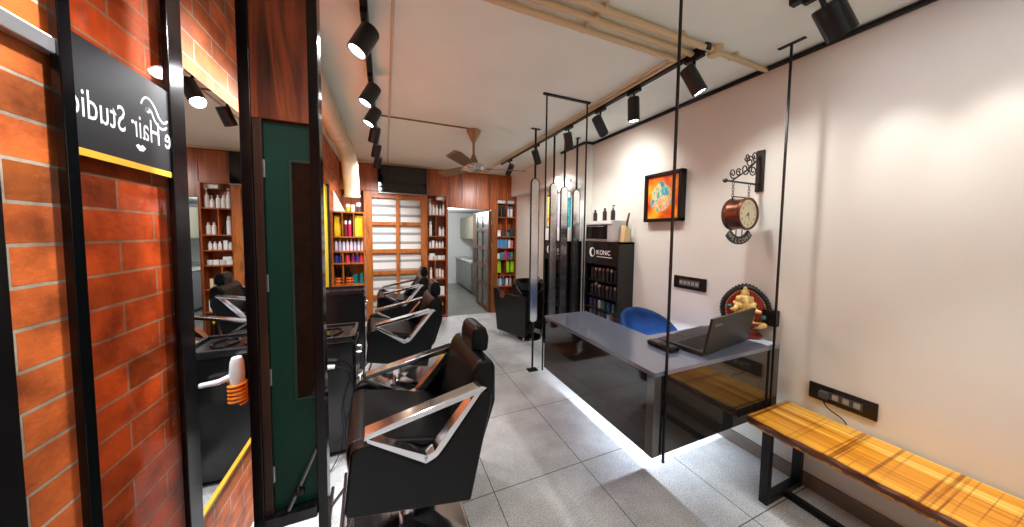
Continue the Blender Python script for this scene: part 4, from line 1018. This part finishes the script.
panel('poster_card', 'turquoise poster card standing on the white plinth of the column cabinet', 'poster', 2.885, 3.0, 1.5215, 1.87, painting_mat('turquoise_art', [(.35, (20, 130, 150)), (.6, (60, 190, 200)), (.75, (20, 90, 110))], 7, 1))
dsp = thing('white_display_stand', 'white moulded display stand between posters on the column display cabinet', 'display stand', (2.05, 3.1, 1.366))
MB().box((1.94, 2.875, 1.366), (2.12, 3.412, 1.52), .004).build('plinth', WHITEP, dsp)
MB().box((2.0, 2.885, 1.97), (2.12, 3.40, 2.06), .03).box((2.04, 3.02, 1.515), (2.09, 3.07, 1.98), .01).sphere((2.04, 3.28, 2.10), .08, (.7, 1, 1)).sphere((2.05, 3.08, 2.07), .07, (.7, 1.2, .8)).sphere((2.04, 2.97, 2.0), .06, (.7, 1.2, .8)).build('hood', WHITEP, dsp)

# ================================================================== BACKWASH (SHAMPOO) UNIT
bw = thing('backwash_unit', 'black shampoo backwash unit with basin before the corner shelf', 'basin', (1.75, 3.8, 0))
bdir = Vector((1.693-1.454, 3.461-3.882, 0)).normalized(); bn = Vector((-bdir.y, bdir.x, 0))      # along the side panel; across to the right
BO = Vector((1.454, 3.882, 0))
def BP(a, c, z): return tuple(BO+bdir*a+bn*c+Vector((0, 0, z)))
side = [(.0, .09), (.46, .06), (.485, .10), (.485, .60), (.40, .605), (.17, .61), (.10, .585), (.05, .605), (-.01, .67), (-.075, .67)]
for c0, c1 in ((0, .06), (.44, .50)):
    m_ = MB(); A = [m_.bm.verts.new(BP(a, c0, z)) for a, z in side]; B_ = [m_.bm.verts.new(BP(a, c1, z)) for a, z in side]
    m_.bm.faces.new(A); m_.bm.faces.new(B_[::-1])
    for i in range(len(A)): m_.bm.faces.new((A[i], B_[i], B_[(i+1) % len(A)], A[(i+1) % len(A)]))
    m_.build('side_panel', mat('panel_black', (26, 26, 28), .3, noise=.2, scale=12), bw, smooth=False)
hexa(MB(), BP, .05, .47, .06, .44, .22, .40).build('seat', LEATHER, bw, smooth=False)
hexa(MB(), BP, .40, .48, .06, .44, .38, .66).build('backrest', LEATHER, bw, smooth=False)
m_ = MB(); bc = Vector(BP(.39, .23, .74))
m_.lathe([(.03, -.16), (.12, -.13), (.19, -.04), (.215, .05), (.225, .06), (.205, .055), (.175, -.03), (.10, -.10), (.0, -.115)], bc, 28)
m_.build('bowl', BLACKG, bw)
MB().cyl((bc.x, bc.y, .06), (bc.x, bc.y, .62), .06, .05).lathe([(0, 0), (.17, 0), (.16, .03), (.06, .06), (0, .06)], (bc.x, bc.y, 0), 24).build('pedestal', BLACKG, bw)
MB().tube([BP(.54, .23, .72), BP(.54, .23, .86), BP(.50, .23, .89), BP(.46, .23, .86)], .012, 10).build('tap', CHROME, bw)
MB().tube([BP(.54, .20, .62), BP(.56, .14, .50), BP(.55, .12, .30), BP(.52, .16, .15)], .009, 8).build('hose', BLACK, bw)
for a in (.03, .44):
    for c in (.03, .47): MB().cyl(BP(a, c, 0), BP(a, c, .095), .012).build('leg', CHROME, bw)
m_ = MB(); m_.lathe([(0, -.002), (.05, -.002), (.05, .004), (0, .004)], (0, 0, 0), 24)
q = Vector((-bn.x, -bn.y, 0)).to_track_quat('Z', 'Y').to_matrix().to_4x4()
bmesh.ops.transform(m_.bm, matrix=Matrix.Translation(Vector(BP(.09, -.003, .60))) @ q, verts=m_.bm.verts)
m_.build('chrome_disc', CHROME, bw)

# ================================================================== RIGHT WALL: PICTURE, CLOCK, SOCKETS, BENCH
pc = thing('framed_painting', 'colourful orange and blue painting in black frame on the white wall', 'painting', (RW-.03, 1.885, 1.775))
py0, py1, pz0, pz1 = 1.675, 2.042, 1.565, 1.985
m_ = MB()
for a, c in (((py0, pz0), (py1, pz0+.028)), ((py0, pz1-.028), (py1, pz1)), ((py0, pz0), (py0+.028, pz1)), ((py1-.028, pz0), (py1, pz1))): m_.box((RW-.06, a[0], a[1]), (RW-.001, c[0], c[1]), .003)
m_.build('frame', BLACK, pc)
m = bpy.data.materials.new('abstract_painting'); m.use_nodes = True; nt = m.node_tree; b = nt.nodes['Principled BSDF']; b.inputs['Roughness'].default_value = .4
tc = nt.nodes.new('ShaderNodeTexCoord'); n = nt.nodes.new('ShaderNodeTexNoise'); n.inputs['Scale'].default_value = 11; n.inputs['Detail'].default_value = 3; n.inputs['Distortion'].default_value = 1.2
nt.links.new(tc.outputs['Object'], n.inputs['Vector'])
r1 = ramp(nt, [(.30, (40, 110, 160)), (.42, (90, 180, 190)), (.50, (244, 220, 120)), (.58, (228, 130, 150)), (.66, (240, 200, 60)), (.75, (70, 140, 110))]); nt.links.new(n.outputs['Fac'], r1.inputs['Fac'])
n2 = nt.nodes.new('ShaderNodeTexNoise'); n2.inputs['Scale'].default_value = 7; n2.inputs['Detail'].default_value = 4; nt.links.new(tc.outputs['Object'], n2.inputs['Vector'])
r2 = ramp(nt, [(.35, (206, 60, 14)), (.5, (236, 120, 20)), (.65, (250, 180, 40))]); nt.links.new(n2.outputs['Fac'], r2.inputs['Fac'])
ln_ = nt.nodes.new('ShaderNodeVectorMath'); ln_.operation = 'LENGTH'
mp = nt.nodes.new('ShaderNodeMapping'); mp.inputs['Scale'].default_value = (0, 6.4, 5.4); nt.links.new(tc.outputs['Object'], mp.inputs['Vector']); nt.links.new(mp.outputs['Vector'], ln_.inputs[0])
ad = nt.nodes.new('ShaderNodeMath'); ad.operation = 'MULTIPLY_ADD'; ad.inputs[1].default_value = .6; nt.links.new(n.outputs['Fac'], ad.inputs[0]); nt.links.new(ln_.outputs['Value'], ad.inputs[2])
st_ = ramp(nt, [(.92, (0, 0, 0)), (1.0, (255, 255, 255))]); nt.links.new(ad.outputs[0], st_.inputs['Fac'])
mx = nt.nodes.new('ShaderNodeMix'); mx.data_type = 'RGBA'; nt.links.new(st_.outputs['Color'], mx.inputs[0]); nt.links.new(r1.outputs['Color'], mx.inputs[6]); nt.links.new(r2.outputs['Color'], mx.inputs[7])
nt.links.new(mx.outputs[2], b.inputs['Base Color'])
MB().box((RW-.04, py0+.027, pz0+.027), (RW-.03, py1-.027, pz1-.027)).build('canvas', m, pc)

IRON = mat('wrought_iron', (16, 15, 15), .45)
COP = mat('aged_copper', (112, 66, 48), .32, .75, noise=.3, scale=20)
ck = thing('wall_clock', 'copper double-sided station clock on scrolled black bracket with WELCOME plate', 'clock', (RW, 1.16, 1.7))
bx, by = RW-.012, 1.165
MB().box((RW-.016, by-.022, 1.735), (RW-.0005, by+.022, 2.0), .003).build('wall_plate', IRON, ck)
s = MB()
s.tube([(bx, by, 1.78), (1.905, by, 1.782)], .006, 8)
s.lathe([(0, -.02), (.012, -.01), (.014, 0), (.006, .012), (0, .03)], (1.90, by, 1.782), 10, 'X')
s.tube([(bx, by, 1.96), (2.12, by, 1.87), (1.96, by, 1.785)], .005, 8)
def spiral(cx, cz, r, turns, a0, sgn=1):
    return [(cx+(r*(1-.75*i/26))*math.cos(math.radians(a0)+sgn*turns*2*PI*i/26), by, cz+(r*(1-.75*i/26))*math.sin(math.radians(a0)+sgn*turns*2*PI*i/26)) for i in range(27)]
for cx, cz, r_, tr_, a0, sg in ((2.13, 1.915, .042, 1.4, 0, 1), (2.165, 1.865, .035, 1.4, 180, 1), (2.085, 1.865, .038, 1.4, 30, -1), (2.10, 1.94, .028, 1.3, 200, 1), (2.02, 1.84, .026, 1.3, 40, 1), (1.965, 1.83, .03, 1.4, 300, -1), (2.18, 1.955, .03, 1.3, 250, -1)):
    s.tube(spiral(cx, cz, r_, tr_, a0, sg), .0038, 6)
s.build('scroll_bracket', IRON, ck)
for x in (1.975, 2.135):
    c_ = MB()
    for i in range(5):
        zc = 1.768-.018*i
        c_.tube([(x+(.006*math.cos(t_*PI/5) if i % 2 else 0), by+(0 if i % 2 else .006*math.cos(t_*PI/5)), zc+.011*math.sin(t_*PI/5)) for t_ in range(10)], .0018, 5, True)
    c_.build('chain', IRON, ck)
kx, kz, R_ = 2.055, 1.585, .098
MB().lathe([(R_-.01, -.05), (R_, -.052), (R_+.004, -.042), (R_-.004, -.033), (R_-.004, .033), (R_+.004, .042), (R_, .052), (R_-.01, .05), (R_-.012, .043), (0, .043), (0, -.043), (R_-.012, -.043), (R_-.01, -.05)], (kx, by, kz), 40, 'Y', False).build('drum', COP, ck)
MB().tube([(kx-.08, by, kz+.075), (kx-.08, by, 1.69)], .004, 6).tube([(kx+.08, by, kz+.075), (kx+.08, by, 1.69)], .004, 6).tube([(kx-.08, by, 1.69), (kx+.08, by, 1.69)], .004, 6).build('hanger', IRON, ck)
for sgn in (-1, 1):
    dl = MB().lathe([(0, 0), (R_-.013, 0), (R_-.013, .001), (0, .001)], (kx, by+sgn*.045-.0005, kz), 40, 'Y').build('dial', mat('dial_cream', (224, 214, 176), .4), ck)
    nm = MB(); Y_ = by+sgn*.0466
    for i, tx in enumerate(['12', '1', '2', '3', '4', '5', '6', '7', '8', '9', '10', '11']):
        a = math.radians(90-30*i); cx, cz = kx+math.cos(a)*.066*(1 if sgn < 0 else -1), kz+math.sin(a)*.066
        add_text(nm, tx, .026, lambda x, y: (cx+x*(1 if sgn < 0 else -1), Y_, cz-.009+y), 'CENTER')
    nm.build('numerals', IRON, dl, smooth=False)
    hm = MB(); s_ = 1 if sgn < 0 else -1
    for ang, L_, w_ in ((215, .042, .006), (285, .058, .004)):
        a = math.radians(ang); dx, dz = math.cos(a)*s_, math.sin(a)
        hm.quad((kx-dz*w_, Y_-.001*s_, kz+dx*w_), (kx+dx*L_, Y_-.001*s_, kz+dz*L_), (kx+dz*w_, Y_-.001*s_, kz-dx*w_), (kx-dx*.012, Y_-.001*s_, kz-dz*.012))
    hm.build('hands', IRON, dl, smooth=False)
w_ = MB(); r0, r1 = .118, .168
aa = [math.radians(222+96*i/20) for i in range(21)]
for d in (-.006, .006): pass
inn = [(kx+r0*math.cos(a), kz-.022+r0*math.sin(a)) for a in aa]; outp = [(kx+r1*math.cos(a), kz-.022+r1*math.sin(a)) for a in aa[::-1]]
w_.prism(inn+outp, 'y', by-.006, by+.006)
wp = w_.build('welcome_plate', IRON, ck, smooth=False)
MB().tube([(kx-.03, by, kz-.095), (kx-.03, by, kz-.142)], .003, 6).tube([(kx+.03, by, kz-.095), (kx+.03, by, kz-.142)], .003, 6).build('plate_link', IRON, ck)
for sgn in (-1, 1):
    lt = MB(); txt = 'WELCOME'; s_ = 1 if sgn < 0 else -1
    for i, chh in enumerate(txt):
        a = math.radians(228+84*(i/(len(txt)-1))); 
        if sgn > 0: a = PI-a
        rr = (r0+r1)/2-.015; px_, pz_ = kx+rr*math.cos(a), kz-.022+rr*math.sin(a)
        ur = Vector((-math.cos(a), -math.sin(a))); ut = Vector((-math.sin(a), math.cos(a)))*s_
        ctr = Vector((kx+(r1-.010)*math.cos(a), kz-.022+(r1-.010)*math.sin(a)))
        add_text(lt, chh, .038, lambda x, y: (ctr.x+ut.x*x+ur.x*y, by+sgn*.0066, ctr.y+ut.y*x+ur.y*y), 'CENTER')
    lt.build('lettering', mat('pale_letter', (206, 200, 186), .5), wp, smooth=False)

def socket(label, y0, y1, z0, z1, n):
    t = thing('socket_plate', label, 'socket', (RW, (y0+y1)/2, (z0+z1)/2), 'black socket plates on the right wall')
    MB().box((RW-.012, y0, z0), (RW-.0005, y1, z1), .003).build('plate', mat('plate_black', (20, 19, 20), .25), t)
    w = (y1-y0)*.62; yc = (y0+y1)/2
    ins = MB().box((RW-.0155, yc-w/2, z0+.025), (RW-.0119, yc+w/2, z1-.025), .001).build('insert', mat('plate_grey', (66, 66, 68), .35), t)
    h = MB()
    for i in range(n):
        y = yc-w/2+w*(i+.5)/n
        h.box((RW-.0175, y-.012, (z0+z1)/2-.014), (RW-.0154, y+.012, (z0+z1)/2+.014), .001)
    h.build('switches', mat('switch_grey', (150, 146, 140), .35), ins)
    return t
socket('black socket plate on the wall below the painting', 1.475, 1.745, 1.016, 1.117, 5)
socket('black socket plate on the wall just above the bench', .605, .862, .535, .625, 4)
ad_ = thing('phone_charger', 'small dark phone charger with cable plugged into the socket above the bench', 'charger', (RW-.03, .81, .58))
MB().box((RW-.05, .775, .565), (RW-.0176, .81, .60), .004).build('plug', mat('charger_grey', (70, 74, 80), .35), ad_)
MB().tube(bez((RW-.045, .79, .566), (RW-.05, .78, .50), (RW-.04, .72, .52), (RW-.03, .70, .468)), .003, 6).build('cable', BLACK, ad_)

# ---- live-edge bench
bn_ = thing('bench', 'live-edge amber wood bench on black metal sled legs along the wall', 'bench', (2.03, .2, 0))
m = bpy.data.materials.new('amber_wood'); m.use_nodes = True; nt = m.node_tree; b = nt.nodes['Principled BSDF']
g = nt.nodes.new('ShaderNodeNewGeometry')
def nz(scale, det, dist, stops):
    mp = nt.nodes.new('ShaderNodeMapping'); mp.inputs['Scale'].default_value = scale; nt.links.new(g.outputs['Position'], mp.inputs['Vector'])
    n = nt.nodes.new('ShaderNodeTexNoise'); n.inputs['Scale'].default_value = 1; n.inputs['Detail'].default_value = det; n.inputs['Distortion'].default_value = dist
    nt.links.new(mp.outputs['Vector'], n.inputs['Vector']); r = ramp(nt, stops); nt.links.new(n.outputs['Fac'], r.inputs['Fac']); return r
ra = nz((24, .6, 6), 4, .8, [(.28, (150, 82, 10)), (.44, (210, 136, 30)), (.56, (228, 164, 50)), (.64, (244, 204, 110)), (.74, (200, 122, 26))])
rb = nz((.8, 62, 3), 1.5, .25, [(.30, (158, 126, 84)), (.43, (255, 255, 255))])
mx = nt.nodes.new('ShaderNodeMix'); mx.data_type = 'RGBA'; mx.blend_type = 'MULTIPLY'; mx.inputs[0].default_value = .95
nt.links.new(ra.outputs['Color'], mx.inputs[6]); nt.links.new(rb.outputs['Color'], mx.inputs[7]); nt.links.new(mx.outputs[2], b.inputs['Base Color']); b.inputs['Roughness'].default_value = .32
AMB = m
BARK = wood('bark_edge', [(.3, (46, 20, 8)), (.5, (104, 54, 22)), (.65, (70, 34, 14)), (.8, (150, 84, 34))], (20, 5, 34), .5)
BX0, BX1, BY0, BY1, BZ = 1.835, 2.225, -.75, .955, .46
n = 60; fe = [BX0+.004*math.sin(i*.55)+.003*math.sin(i*1.7+1) for i in range(n+1)]
ys = [BY0+(BY1-BY0)*i/n for i in range(n+1)]
MB().prism([(fe[i]+.004, ys[i]) for i in range(n+1)]+[(BX1, BY1), (BX1, BY0)], 'z', BZ-.045, BZ, 0).build('plank', AMB, bn_, smooth=False)
eb = MB(); prev = None
for i in range(n+1):
    x, y = fe[i], ys[i]; wv = .004*math.sin(i*1.3)
    ring = [eb.bm.verts.new(p) for p in ((x+.006, y, BZ-.001), (x-.004+wv, y, BZ-.012), (x-.001-wv, y, BZ-.03), (x+.010+wv, y, BZ-.048), (x+.02, y, BZ-.05), (x+.02, y, BZ-.001))]
    if prev:
        for k in range(6): eb.bm.faces.new((prev[k], prev[(k+1) % 6], ring[(k+1) % 6], ring[k]))
    else: eb.bm.faces.new(ring)
    prev = ring
eb.bm.faces.new(prev)
eb.build('live_edge', BARK, bn_)
for y in (.878, -.60):
    MB().box((1.875, y-.02, 0), (1.907, y+.02, BZ-.045), .002).box((2.19, y-.02, 0), (2.222, y+.02, BZ-.045), .002).box((1.907, y-.02, 0), (2.19, y+.02, .035), .002).box((1.907, y-.02, BZ-.075), (2.19, y+.02, BZ-.0445), .002).build('leg', BLACK, bn_)
MB().box((2.035, -.58, .002), (2.067, .858, .034), .002).build('stretcher', BLACK, bn_)
